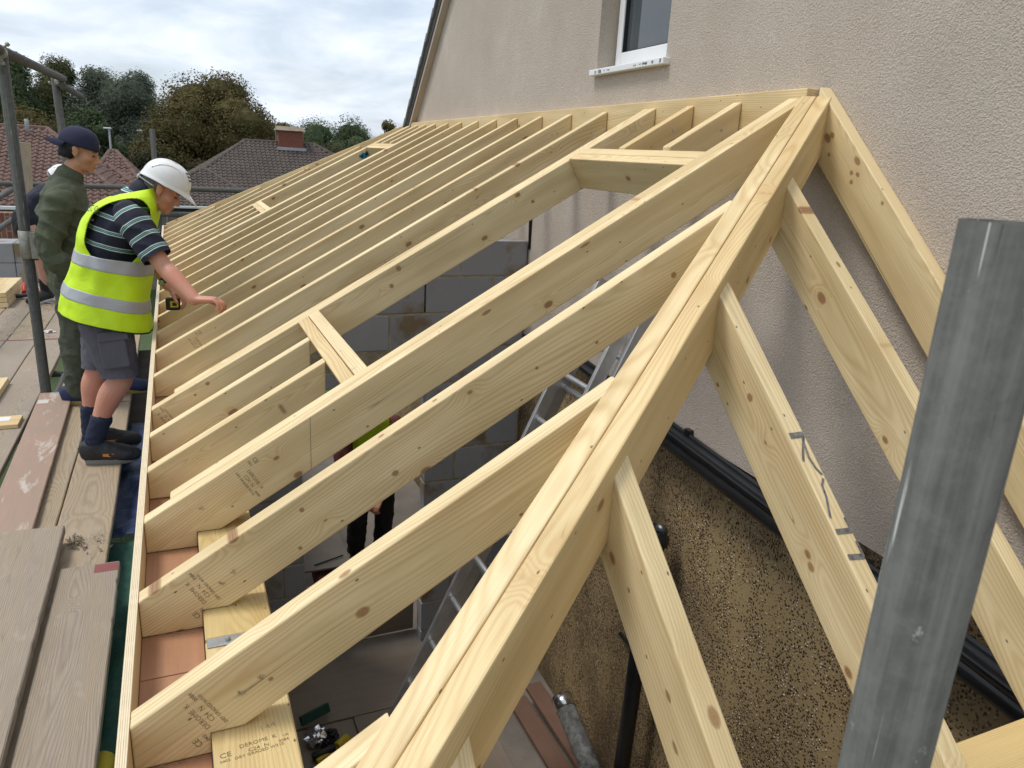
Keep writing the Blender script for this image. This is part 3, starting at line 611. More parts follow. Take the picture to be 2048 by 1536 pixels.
# shallow screw heads, with torn fibres, at the rafter heads and heels
for (y, pts) in ((1.329, ((.20, .085), (.235, .083))), (1.731, ((.19, .088), (.215, .080))), (2.119, ((.16, .062),)), (2.462, ((1.99, .06), (2.0, .10))), (2.766, ((1.99, .05), (2.005, .10))), (3.504, ((2.03, .06), (2.035, .11))), (3.913, ((2.05, .06),))):
    for (x, dn) in pts:
        zt = roofz(x, y)-dn; V = []; F = []
        for q in range(14):
            a = random.uniform(0, 2*pi); rr = random.uniform(.003, .009); k = len(V); a2 = a+.5
            V += [(x, y-.0012, zt), (x+rr*cos(a), y-.0026, zt+rr*sin(a)), (x+rr*.6*cos(a2), y-.0012, zt+rr*.6*sin(a2))]; F.append((k, k+1, k+2))
        o = mobj('screw_hole', V, F, 'straw' if random.random() < .7 else 'zinc_strap', roof); o.matrix_basis = Matrix.Translation(-roof.location)
# printed grade stamps
def stamp(par, x, y, flip, dn=.02, mat='ink'):
    m = (H-Z0)/wallx(y); a = math.atan(m); X = Vector((cos(a), 0, sin(a))); Dn = Vector((sin(a), 0, -cos(a)))
    org = Vector((x, y-.0006, roofz(x, y)))+Dn*dn
    B = Dn if not flip else -Dn; Lft = X if not flip else -X          # baseline, and up of the letters
    def line(s, size, along, upw, bold=0): text_mesh('grade_stamp', s, size, mat, par, org+B*along+Lft*upw, B, Lft, bold=bold)
    o0 = 0 if not flip else -.105
    line('CE', .016, o0+.0, .062); line('DEROME  K', .0135, o0+.022, .032, -.0001); line('C24  N', .0135, o0+.030, .017, -.0001); line('DRY GRADED W310', .0092, o0+.010, .005); line('0402', .009, o0+.0, .048); line('0084', .0105, o0+.085, .014)
stamp(R['D'], .235, 2.119, False, .012); stamp(R['J2'], .135, 1.731, True, .012); stamp(R['J1'], .125, 1.329, True, .012); stamp(R[1], .15, 3.913, False, .01); stamp(R['D2'], .06, 3.057, True, .01)
def pl(s, size, x, y, ang=.10, bold=0, mat='ink', par=None): text_mesh('grade_stamp', s, size, mat, par or plate2, (x, y, -.0479), (cos(ang), sin(ang), 0), (-sin(ang), cos(ang), 0), bold=bold)
pl('CE', .0165, .157, 1.262, .1); pl('DEROME  K', .0125, .190, 1.276, .1); pl('C24  N', .0118, .204, 1.263, .1); pl('DRY GRADED W310', .0092, .181, 1.252, .1); pl('0402', .0085, .157, 1.251, .1); pl('0084', .0088, .256, 1.268, .1); pl('UK', .008, .264, 1.280, .1)
pl('144', .020, .228, 1.305, .22, -.0006, 'pencil')
def plw(pts): return [(x, y, -.0485) for x, y in pts]
strokes('pencil_mark', [plw([(.235, 1.187), (.25, 1.191), (.262, 1.184), (.274, 1.19), (.28, 1.182), (.27, 1.178), (.255, 1.181)])], .0012, 'pencil', plate2, (0, 0, 1))
# marker strokes on the second jack rafter of the near slope
def jb(x, y): return (x, y, .725-.9*(1.50-y))
nB = (0, -.9/sqrt(1.81), 1/sqrt(1.81))
nB = Vector((0, -.669, .743))
strokes('marker_writing', [[jb(1.272, 1.203), jb(1.309, 1.203)]], .013, 'marker', JB, nB)
strokes('marker_writing', [[jb(1.306, 1.199), jb(1.288, 1.178), jb(1.276, 1.160)], [jb(1.300, 1.196), jb(1.294, 1.165), jb(1.298, 1.146), jb(1.306, 1.135)], [jb(1.304, 1.129), jb(1.293, 1.119), jb(1.289, 1.100), jb(1.281, 1.083), jb(1.275, 1.069)]], .0055, 'marker', JB, nB)
strokes('marker_writing', [[jb(1.272, 1.048), jb(1.310, 1.046)], [jb(1.272, 1.010), jb(1.310, 1.007)]], .011, 'marker', JB, nB)
strokes('marker_writing', [[jb(1.309, 1.066), jb(1.309, 1.046)], [jb(1.309, 1.030), jb(1.309, 1.007)]], .006, 'marker', JB, nB)
# the larger knots, flush with the faces they sit in
def knot(par, P, N, a, bq, ang=0):
    N = Vector(N).normalized(); par_x = world(par).to_3x3() @ Vector((1, 0, 0)); X = (par_x-N*par_x.dot(N)).normalized(); Y = N.cross(X); X, Y = X*cos(ang)+Y*sin(ang), Y*cos(ang)-X*sin(ang)
    V = [(0, 0, .0)]+[(1*(1+.10*noise.noise(Vector((3*cos(t_), 3*sin(t_), P[0]*9))))*cos(t_), (1+.10*noise.noise(Vector((3*cos(t_), 3*sin(t_), P[0]*9))))*sin(t_), 0) for t_ in [2*pi*i/22 for i in range(22)]]
    o = mobj('knot', V, [(0, i+1, (i+1) % 22+1) for i in range(22)], 'knot_wood', par); m = Matrix((X*a, Y*bq, N)).transposed().to_4x4(); m.translation = Vector(P)+N*.0007; o.matrix_basis = world(par).inverted() @ m
for k_, pts in (('J1', ((.420, .146, .017, .012), (.252, .042, .006, .005), (.735, .30, .006, .004))), ('J2', ((.589, .237, .011, .009), (.37, .172, .007, .007), (.364, .075, .006, .006), (.946, .476, .006, .005), (1.111, .534, .006, .005), (1.323, .704, .010, .010))), ('D', ((.962, .536, .020, .006), (.612, .215, .005, .004), (1.271, .733, .022, .005))), ('D2', ((.954, .522, .013, .014), (.926, .452, .011, .011), (1.529, .80, .010, .009), (.218, .091, .010, .009), (.172, .049, .006, .006)))):
    yk = {'J1': 1.329, 'J2': 1.731, 'D': 2.119, 'D2': 3.057}[k_]
    for (x, z, a, b_) in pts: knot(R[k_], (x, yk, z), (0, -1, 0), a, b_)
for (jj, xk, pts) in ((JB, 1.268, ((1.328, .502, .012, .010), (1.086, .222, .013, .009), (1.437, .498, .008, .005))), (JC, .836, ((.941, .144, .013, .007), (.907, .07, .014, .006), (1.083, .257, .006, .005))), (JA, 1.701, ((1.638, .627, .012, .004),))):
    for (y, z, a, b_) in pts: knot(jj, (xk, y, z), (-1, 0, 0), a, b_)
for (y, z, a, b_) in ((1.865, 1.020, .020, .011), (1.985, 1.094, .013, .010), (1.88, .985, .009, .008), (1.874, .958, .009, .008), (1.742, .905, .008, .006), (1.985, 1.035, .010, .006)): knot(wr, wallp(y, z, .0475), WN, a, b_)
def nrm(x, y): m = (H-Z0)/wallx(y); return (-m, 0, 1)
knot(R['J1'], (.39, 1.338, roofz(.39, 1.34)), nrm(.39, 1.34), .016, .008); knot(R['J2'], (.56, 1.752, roofz(.56, 1.75)), nrm(.56, 1.75), .010, .006); knot(R['J2'], (.69, 1.752, roofz(.69, 1.75)), nrm(.69, 1.75), .009, .006)
knot(JC, (.862, .86, .480-.9*(1.215-.86)), (0, -.669, .743), .020, .011); knot(JA, (1.722, 1.575, .982-.9*(1.83-1.575)), (0, -.669, .743), .012, .007)
# plumb line in pencil across the near trimming rafter and paint marks
def face(x, y, dn): return (x, y-.0001, roofz(x, y)-dn)
strokes('pencil_mark', [[face(.452, 2.119, .002), face(.452, 2.119, .157)]], .0011, 'pencil', R['D'], (0, -1, 0), .0006)
strokes('paint_mark', [[face(1.80+.02*i, 7.612, .045+.012*(i % 2)) for i in range(8)], [face(1.82+.02*i, 7.612, .065+.01*(i % 3)) for i in range(6)]], .03, 'blue_paint', R['E'], (0, -1, 0), .001)

# lead flashing strip of floor sheets inside
for i, (x0, y0, x1, y1, dz) in enumerate(((.30, 3.92, 1.62, 4.46, 0), (.30, 2.70, .93, 3.905, .0), (.938, 2.70, 1.70, 3.91, .003), (.30, 1.5, 1.30, 2.69, .002), (1.31, 1.5, 1.72, 2.69, 0))):
    o = box('floor_sheet', (x0, y0, -2.358+dz), (x1, y1, -2.338+dz), 'ply_floor', None, .002)
    tag(o, ['dusty brown plywood floor sheet nearest the doorway', 'plywood floor sheet with the green brush on it', 'plywood floor sheet beside the foot of the ladder', 'plywood floor sheet under the near wall plate', 'narrow plywood floor strip near the white pipe'][i], 'plywood sheet', 'plywood sheets on the floor inside')
# ================================================================== SCAFFOLD AND SITE
ZS = -.70; TR = .030
scaf = thing('scaffold', 'galvanised tube scaffold with guard rails behind the two men', 'scaffold', (-.7, 7, -2.7))
def coupler(P, ax, parent=scaf):
    """swivel coupler: two half shells with bolts"""
    P = Vector(P); V = []; F = []
    c = bpy.data.objects.new('coupler', None); link(c, parent); c.matrix_basis = Matrix.Translation(P-parent.location)
    A = Vector(ax).normalized()
    tube('coupler_body', P-A*.028, P+A*.028, TR+.007, 'coupler_steel', c, 14)
    s = A.orthogonal().normalized(); B = A.cross(s)
    for a in (0, 2.2, 4.0):
        d = s*cos(a)+B*sin(a); tube('coupler_bolt', P+d*TR-A*.02, P+d*(TR+.035)-A*.005, .008, 'coupler_steel', c, 8)
        tube('coupler_nut', P+d*(TR+.025)-A*.008, P+d*(TR+.04)-A*.003, .013, 'coupler_steel', c, 6)
tube('standard', (-.705, 5.63, -2.7), (-.712, 5.63, 1.42), .0315, 'galvanised', scaf)
tube('standard', (-.63, 8.0, -2.7), (-.717, 8.0, 1.41), TR, 'galvanised', scaf)
tube('standard', (-.02, 10.32, -2.7), (-.037, 10.32, 1.06), TR, 'galvanised', scaf)
tube('standard', (.075, 10.62, -2.7), (.07, 10.62, .12), TR, 'galvanised', scaf)
tube('standard', (-1.45, 10.42, -2.7), (-1.46, 10.42, .52), TR, 'galvanised', scaf)
tube('standard', (-1.37, 7.05, -2.7), (-1.40, 7.05, -.3), TR, 'galvanised', scaf)
tube('standard', (2.75, 10.32, -2.7), (2.75, 10.32, .6), TR, 'galvanised', scaf)
tube('guard_rail', (-.72, 5.2, 1.40), (-.655, 8.0, 1.405), TR, 'galvanised', scaf); tube('guard_rail', (-.655, 7.9, 1.345), (-.705, 10.0, 1.352), TR*.95, 'galvanised', scaf)
tube('guard_rail', (-1.9, 10.25, .385), (2.9, 10.25, .40), TR, 'galvanised', scaf); tube('guard_rail', (-.1, 10.26, .09), (2.9, 10.26, .095), TR, 'galvanised', scaf)
tube('guard_rail', (-1.52, 6.9, .16), (-1.49, 10.5, .345), TR, 'galvanised', scaf); tube('guard_rail', (-1.56, 6.9, -.12), (-1.50, 10.5, .03), TR, 'galvanised', scaf)
coupler((-.70, 8.0, 1.37), (0, 0, 1)); coupler((-.712, 5.58, 1.39), (0, 1, 0)); coupler((-1.44, 10.36, .37), (0, 0, 1)); coupler((-1.44, 10.37, .06), (0, 0, 1))
# sleeve joining the two lengths of the nearest standard
sl_ = bpy.data.objects.new('sleeve_coupler', None); link(sl_, scaf); sl_.location = Vector((-.709, 5.63, .29))-scaf.location
tube('sleeve', (-.7085, 5.63, .205), (-.7092, 5.63, .375), .040, 'coupler_steel', sl_, 20)
bx_ = bm_obj('sleeve_flange', box_bm(.05, .014, .165, .004), 'coupler_steel', sl_); frame(bx_, (1, 0, 0), (0, 1, 0), (0, 0, 1), (-.685, 5.585, .207))
for z in (.245, .335): tube('sleeve_bolt', (-.648, 5.60, z), (-.648, 5.565, z), .017, 'coupler_steel', sl_, 6); tube('sleeve_bolt', (-.648, 5.57, z), (-.648, 5.55, z), .008, 'coupler_steel', sl_, 8)
# pole close to the camera
npole = tube('scaffold_pole', (.5853, .400, -2.7), (.5853, .400, .953), .0278, 'galvanised', None, 48, .004)
tag(npole, 'large upright galvanised scaffold pole close up on the right', 'scaffold pole')
# ledgers under the boards
for i, (x, y0, y1) in enumerate(((-.69, 1, 11), (-1.5, 4, 11))): tube('ledger_tube', (x, y0, ZS-.075), (x, y1, ZS-.075), .0242, 'galvanised', scaf)
for y in (2.2, 3.6, 5.0, 6.4, 7.8, 9.2): tube('transom', (-1.8, y, ZS-.0995+.037-.0005), (-.22, y, ZS-.0995+.037-.0005), .0235, 'galvanised', scaf)

def board(x0, x1, y0, y1, z, mat, label, grp='scaffold boards on the walkway', th=.036, rot=0, tilt=0, warp=.002, cat='scaffold board', chip=0):
    """worn scaffold board: subdivided plank with slightly uneven faces and edges"""
    L_, Wd = y1-y0, x1-x0; nx = max(6, int(L_/(.12 if not chip else .03))); bm = bmesh.new(); rows = []
    rn = random.Random(int(1000*(x0+7)+37*y0)); ph = rn.uniform(0, 50)
    prof = [(-Wd/2+.004, 0), (-Wd/2, -.004), (-Wd/2, -th+.003), (-Wd/2+.004, -th), (Wd/2-.004, -th), (Wd/2, -th+.003), (Wd/2, -.004), (Wd/2-.004, 0), (Wd/6, .0), (-Wd/6, .0)]
    for i in range(nx+1):
        s = L_*i/nx; r_ = []
        e1 = noise.noise(Vector((s*1.7+ph, 1, 0)))*warp*1.5; e2 = noise.noise(Vector((s*1.7+ph, 9, 0)))*warp*1.5; zc = noise.noise(Vector((s*.8+ph, 4, 0)))*warp
        c2 = chip*max(0, noise.noise(Vector((s*24+ph, 22, 0)))-.15)
        for k, (a, b_) in enumerate(prof):
            dx = e1 if a < 0 else e2-c2*(1 if k in (4, 5, 6, 7) else 0)
            ee = .012*noise.noise(Vector((a*30+ph, 3, i)))*(1 if i in (0, nx) else 0)
            r_.append(bm.verts.new((s+ee, -a-dx, b_+zc)))
        rows.append(r_)
    n = len(prof)
    for i in range(nx):
        for k in range(n): bm.faces.new((rows[i][k], rows[i][(k+1) % n], rows[i+1][(k+1) % n], rows[i+1][k]))
    bm.faces.new(rows[0]); bm.faces.new(rows[-1][::-1]); bmesh.ops.recalc_face_normals(bm, faces=bm.faces)
    o = bm_obj('scaffold_board' if cat == 'scaffold board' else cat.replace(' ', '_'), bm, mat); X = Vector((sin(rot)*cos(tilt), cos(rot)*cos(tilt), sin(tilt))); Y = Vector((0, 0, 1)).cross(X).normalized(); Z = X.cross(Y)
    frame(o, X, Y, Z, ((x0+x1)/2, y0, z)); return tag(o, label, cat, grp)
board(-.424, -.205, 1.2, 5.4, ZS, 'board_weathered', 'worn brown scaffold board under the boots of the man in the yellow vest')
board(-.424, -.205, 5.41, 9.3, ZS, 'board_weathered', 'scaffold board running on past the far boot towards the far guard rail')
board(-.645, -.43, 1.2, 5.9, ZS, 'board_weathered', 'scaffold board between the pink plywood strip and the board with the boots')
board(-.645, -.43, 5.91, 9.8, ZS, 'board_weathered', 'scaffold board under the man in the olive jacket')
xs_ = [-.975, -1.2, -1.425, -1.65, -1.875]
nm = ['beside the dark gap, with its end painted red', 'second from the dark gap, red ended', 'third from the dark gap', 'fourth from the dark gap, at the left edge', 'outermost on the left']
for i, x in enumerate(xs_):
    o = board(x, x+.219, 3.2, 7.28, ZS, 'board_grey', 'grey dusty scaffold board '+nm[i])
    box('red_end_band', (x+.004, 7.262, ZS-.034), (x+.215, 7.287, ZS+.003), 'red_paint', o, .001)
    board(x, x+.219, 7.31, 11.2, ZS-.004, 'board_weathered' if i % 2 else 'board_grey', 'sawdust covered scaffold board in the far bay, '+['nearest the olive jacket', 'next to the lone bare leg', 'under the hand saw', 'under the short stack of timber', 'at the far left edge'][i])
board(-.605, -.368, .9, 3.47, -.628, 'board_grey', 'thick grey cracked board lying on top at the bottom left', th=.04, warp=.001, chip=.012, tilt=.004)
b_ = board(-.356, -.148, .9, 3.17, -.662, 'board_grey', 'weathered board with a red stained end beside the green tarp', th=.036, warp=.001, chip=.02)
box('red_end_band', (-.235, 3.10, -.6622), (-.152, 3.165, -.6612), 'red_paint', b_, 0)
o = board(-.69, -.50, 3.46, 5.60, -.664, 'ply_smeared', 'pinkish plywood strip smeared with dried cement', None, .016, -.022, .0, .001, 'plywood strip')
o2 = box('paper_label', (-.725, 5.36, -.6637), (-.665, 5.44, -.6629), 'card', o, 0)
# offcuts
for (x0, y0, x1, y1, h, lab, gr) in ((-1.02, 5.02, -.775, 5.19, .024, 'small pine offcut with a white paper label, left edge', 1), (-1.16, 5.52, -.972, 5.98, .045, 'pale pine block at the left edge, farther from the camera', 0)):
    o = box('timber_offcut', (x0, y0, ZS+.002), (x1, y1, ZS+.002+h), 'pine', None, .002); tag(o, lab, 'offcut', 'pine offcuts on the walkway')
    if gr: box('paper_label', (-.93, 5.10, ZS+h+.0022), (-.83, 5.17, ZS+h+.003), 'upvc', o, 0)
# timber stack, blocks, saw, upright plank, leaflet
for i in range(3):
    o = box('timber_length', (-1.95+.01*i, 8.68+.012*i, ZS+.002+.049*i), (-1.405-.006*i, 9.62, ZS+.046+.049*i), 'pine', None, .002); tag(o, ['bottom', 'middle', 'top'][i]+' length of the three stacked pale timbers at the left edge', 'timber', 'stack of short timbers')
for i, (x, z) in enumerate(((-1.76, 0), (-1.545, 0), (-1.76, 1), (-1.545, 1))):
    o = box('concrete_block', (x, 10.15, ZS+.002+.222*z), (x+.21, 10.60, ZS+.22+.222*z), 'block', None, .006); tag(o, 'grey concrete block, '+('upper ' if z else 'lower ')+('left' if i % 2 == 0 else 'right')+' one of the pile behind the left pole', 'concrete block', 'pile of grey blocks')
saw = thing('hand_saw', 'hand saw with a red and black handle lying by the timber stack', 'saw', (-1.36, 9.18, ZS))
V = [(-1.36, 9.12, ZS+.02), (-1.05, 8.80, ZS+.006), (-1.04, 8.86, ZS+.006), (-1.33, 9.24, ZS+.03)]; o = mobj('blade', V+[(v[0], v[1], v[2]+.003) for v in V], [(0, 1, 2, 3), (4, 7, 6, 5), (0, 4, 5, 1), (1, 5, 6, 2), (2, 6, 7, 3), (3, 7, 4, 0)], 'zinc_strap', saw); o.matrix_basis = Matrix.Translation(-saw.location)
for (P, Q, r, m) in (((-1.35, 9.25, ZS+.05), (-1.36, 9.36, ZS+.12), .022, 'tool_red'), ((-1.36, 9.36, ZS+.12), (-1.24, 9.30, ZS+.075), .018, 'tool_black'), ((-1.24, 9.30, ZS+.075), (-1.22, 9.20, ZS+.04), .018, 'tool_red'), ((-1.46, 9.10, ZS+.035), (-1.24, 9.16, ZS+.03), .02, 'tool_black')): tube('handle', P, Q, r, m, saw, 10)
o = beam('upright_plank', (-1.30, 10.0, .84), (-1.405, 10.0, -.69), .14, .035, 'board_weathered', None, upv=(0, 1, 0)); tag(o, 'grey weathered plank standing upright behind the left scaffold pole', 'plank')
lf = box('leaflet', (-.935, 7.50, ZS+.0005), (-.855, 7.62, ZS+.0015), 'card', None, 0); tag(lf, 'small maroon and white leaflet lying on the boards', 'leaflet'); lf.rotation_euler.z += .5
box('leaflet_print', (-.93, 7.505, ZS+.0018), (-.90, 7.60, ZS+.0022), 'maroon', lf, 0)
# sawdust and debris on the boards
V = []; F = []
for i in range(2600):
    y = random.uniform(7.35, 9.6); x = random.gauss(-1.15, .22); 
    if noise.noise(Vector((x*3, y*2, 5))) < -.1 or x > -.76: continue
    s = random.uniform(.006, .022); a = random.uniform(0, pi); P = Vector((x, y, ZS+random.uniform(.001, .008))); k = len(V)
    V += [P+Vector((s*cos(a), s*sin(a), 0)), P+Vector((-s*.3*sin(a), s*.3*cos(a), .003)), P-Vector((s*cos(a), s*sin(a), -.002))]; F.append((k, k+1, k+2))
tag(mobj('sawdust', V, F, 'straw'), 'pale sawdust and shavings scattered on the far boards', 'sawdust', kind='stuff')
V = []; F = []
for i in range(170):
    c_ = random.choice(((-.345, 3.50, .03), (-.335, 3.45, .025), (-.32, 3.42, .025), (-.25, 3.42, .06))); P = Vector((random.gauss(c_[0], c_[2]*.6), random.gauss(c_[1], c_[2]), ZS+.003)); s = random.uniform(.002, .009); k = len(V)
    V += [P+Vector((random.uniform(-s, s), random.uniform(-s, s)*1.6, random.uniform(0, s))) for _ in range(4)]; F += [(k, k+1, k+2), (k, k+2, k+3)]
tag(mobj('mud_crumbs', V, F, 'dust'), 'dry mud crumbs swept against the end of the thick board', 'crumbs', kind='stuff')
# tarpaulins below the gap
def tarp(name, x0, x1, y0, y1, z, mat, label, amp=.03, seed=0):
    nx, ny = 26, int((y1-y0)/.025); V = []; F = []
    for j in range(ny+1):
        for i in range(nx+1):
            x = x0+(x1-x0)*i/nx; y = y0+(y1-y0)*j/ny
            q = noise.noise(Vector((x*9+seed, y*4, seed)))*amp+noise.noise(Vector((x*22+y*16, y*14-x*20, seed+3)))*amp*.45
            V.append((x, y, z+q+.18*max(0, (x+.02))))
    for j in range(ny):
        for i in range(nx): a = j*(nx+1)+i; F.append((a, a+1, a+nx+2, a+nx+1))
    o = mobj(name, V, F, mat, None, smooth=True); md = o.modifiers.new('s', 'SOLIDIFY'); md.thickness = .002; return tag(o, label, 'tarpaulin')
tarp('tarpaulin', -.42, .13, 3.72, 5.35, -.83, 'tarp_blue', 'crumpled blue tarpaulin below the boots, beside the eaves board', .035, 2)
tarp('tarpaulin', -.42, .13, 1.2, 3.68, -.84, 'tarp_green', 'dark green tarpaulin between the walkway and the eaves board', .03, 8)
o = box('shuttering_board', (-.34, 5.42, -.93), (.06, 7.55, -.90), 'underboard', None, .002); tag(o, 'dark brown board lying below the walkway behind the legs', 'board')
tag(tube('yellow_cap_pipe', (-.175, 2.02, -.80), (-.155, 2.22, -.80), .035, 'tool_yellow', None, 18), 'short pipe end with a dusty yellow cap at the bottom edge', 'pipe')

# ------------------------------------------------------------------ inside the extension
lad = thing('ladder', 'double aluminium ladder leaning on the house wall inside the extension', 'ladder', (.9, 3.05, -2.34))
lb, lt = Vector((.86, 0, -2.335)), Vector((2.095, 0, .40)); ldir = (lt-lb).normalized(); lnrm = Vector((-ldir.z, 0, ldir.x))
def stile(y, n0, s0, s1):
    P = lb+ldir*s0+lnrm*n0; Q = lb+ldir*s1+lnrm*n0; P.y = Q.y = y
    bm = box_bm((Q-P).length, .024, .062, .003, (0, -.012, 0)); o = bm_obj('stile', bm, 'aluminium', lad); frame(o, ldir, Vector((0, 0, 1)).cross(ldir).normalized()*1, ldir.cross(Vector((0, 0, 1)).cross(ldir).normalized()), P); return o
for y, n0, s0, s1 in ((2.86, 0, 0, 2.95), (3.24, 0, 0, 2.95), (2.89, .072, .5, 3.0), (3.21, .072, .5, 3.0)): stile(y, n0, s0, s1)
k = 0
s_ = .2
while s_ < 2.9:
    for (ya, yb, n0) in ((2.86, 3.24, .03),)+(((2.89, 3.21, .10),) if s_ > .6 else ()):
        P = lb+ldir*(s_+(.06 if n0 > .05 else 0))+lnrm*n0; tube('rung', (P.x, ya, P.z), (P.x, yb, P.z), .015, 'aluminium', lad, 12)
    s_ += .25
P = lb+ldir*1.98+lnrm*.075
for y in (2.93, 3.17): tube('hook', (P.x, y, P.z), (P.x-.02, y, P.z+.07), .012, 'zinc_strap', lad, 8); tube('hook', (P.x-.02, y, P.z+.07), (P.x+.03, y, P.z+.09), .012, 'zinc_strap', lad, 8)
# brush
br_ = thing('brush_head', 'green broom head with stiff bristles on the floor', 'brush', (.69, 3.99, -2.335)); br_.rotation_euler.z = .38
bm_obj('brush_block', box_bm(.19, .055, .03, .006, (-.095, -.0275, .055)), 'brush_green', br_)
for i in range(14):
    for j in range(3):
        P = Vector((-.086+.0132*i, -.018+.018*j, .056)); tube('bristle_tuft', P, P+Vector((random.uniform(-.006, .006), random.uniform(-.012, .0), -.055)), .0052, 'brush_green', br_, 6).matrix_basis
br_.rotation_euler = (radians(62), 0, .38); br_.location.z = -2.30
for c_ in list(br_.children): pass
pb = thing('paint_mask_bag', 'crumpled silver foil bag on the floor beside the wall plate', 'bag', (.70, 3.77, -2.335))
def crumple(name, r, mat, parent, loc, seed, amp=.35, sub=4, sq=(1, 1, .7)):
    bm = bmesh.new(); bmesh.ops.create_icosphere(bm, subdivisions=sub, radius=1)
    for v in bm.verts:
        d = v.co.normalized(); n_ = abs(noise.noise(d*2.2+Vector((seed, 0, 0))))*1.3+abs(noise.noise(d*5+Vector((seed, 3, 0))))*.7
        v.co = Vector((d.x*sq[0], d.y*sq[1], d.z*sq[2]))*r*(1-amp+amp*n_*1.6)
    o = bm_obj(name, bm, mat, parent); o.location = loc; return o
crumple('foil', .07, 'foil', pb, (0, 0, .045), 3, .28, 3); crumple('bag_lining', .06, 'tool_black', pb, (.06, -.02, .035), 8, .4); pb.name = 'foil_bag'
yt = thing('clamp_tool', 'yellow and black ratchet clamp lying under the foil bag', 'clamp', (.74, 3.66, -2.335))
for (P, Q, r, m) in (((-.07, -.05, .02), (.10, .03, .03), .016, 'tool_yellow'), ((.05, -.01, .045), (.12, .04, .045), .030, 'tool_yellow'), ((-.05, -.10, .02), (.03, -.05, .02), .012, 'tool_yellow'), ((-.09, -.02, .03), (.04, .0, .04), .022, 'tool_black')):
    o = tube('clamp_bar', Vector(P)+yt.location, Vector(Q)+yt.location, r, m, yt, 10)
# white flecked pipe, planks by the wall, sheets in the doorway
o = tube('waste_duct', (1.945, 3.16, -1.90), (1.925, 2.62, -2.10), .055, 'tube_white', None, 24); tag(o, 'pale flecked duct pipe lying against the pebbledash wall', 'pipe')
tube('duct_collar', (1.9455, 3.175, -1.895), (1.9425, 3.10, -1.925), .060, 'foil', o, 24)
for i, (x0, x1, z) in enumerate(((1.87, 1.99, -2.30), (1.98, 2.09, -2.22))):
    o = box('plank', (x0, 2.2, z-.03), (x1, 3.7, z), 'ply_red', None, .003); tag(o, ['reddish plank on the floor along the pebbledash wall', 'upper reddish plank tight against the pebbledash wall'][i], 'plank', 'reddish planks by the wall')
o = box('leaning_sheet', (.78, 4.66, -2.335), (1.53, 4.685, -1.86), 'ply_floor', None, .002); tag(o, 'dirty beige sheet standing across the foot of the doorway', 'board')
o = box('plasterboard', (.82, 5.0, -1.95), (1.16, 5.5, -1.935), 'concrete', None, .002); tag(o, 'pale sheet lying flat beyond the doorway', 'board')
o = box('doorway_rag', (.9, 4.9, -2.1), (1.2, 5.2, -1.99), 'dark_red', None, .02); tag(o, 'faded red box below the pale sheet beyond the doorway', 'box')
for i, y in enumerate((4.98,)): tube('trailing_cable', (.9, 5.05, -1.925), (1.12, 5.12, -1.92), .006, 'black_plastic', bpy.data.objects['plasterboard'], 8)
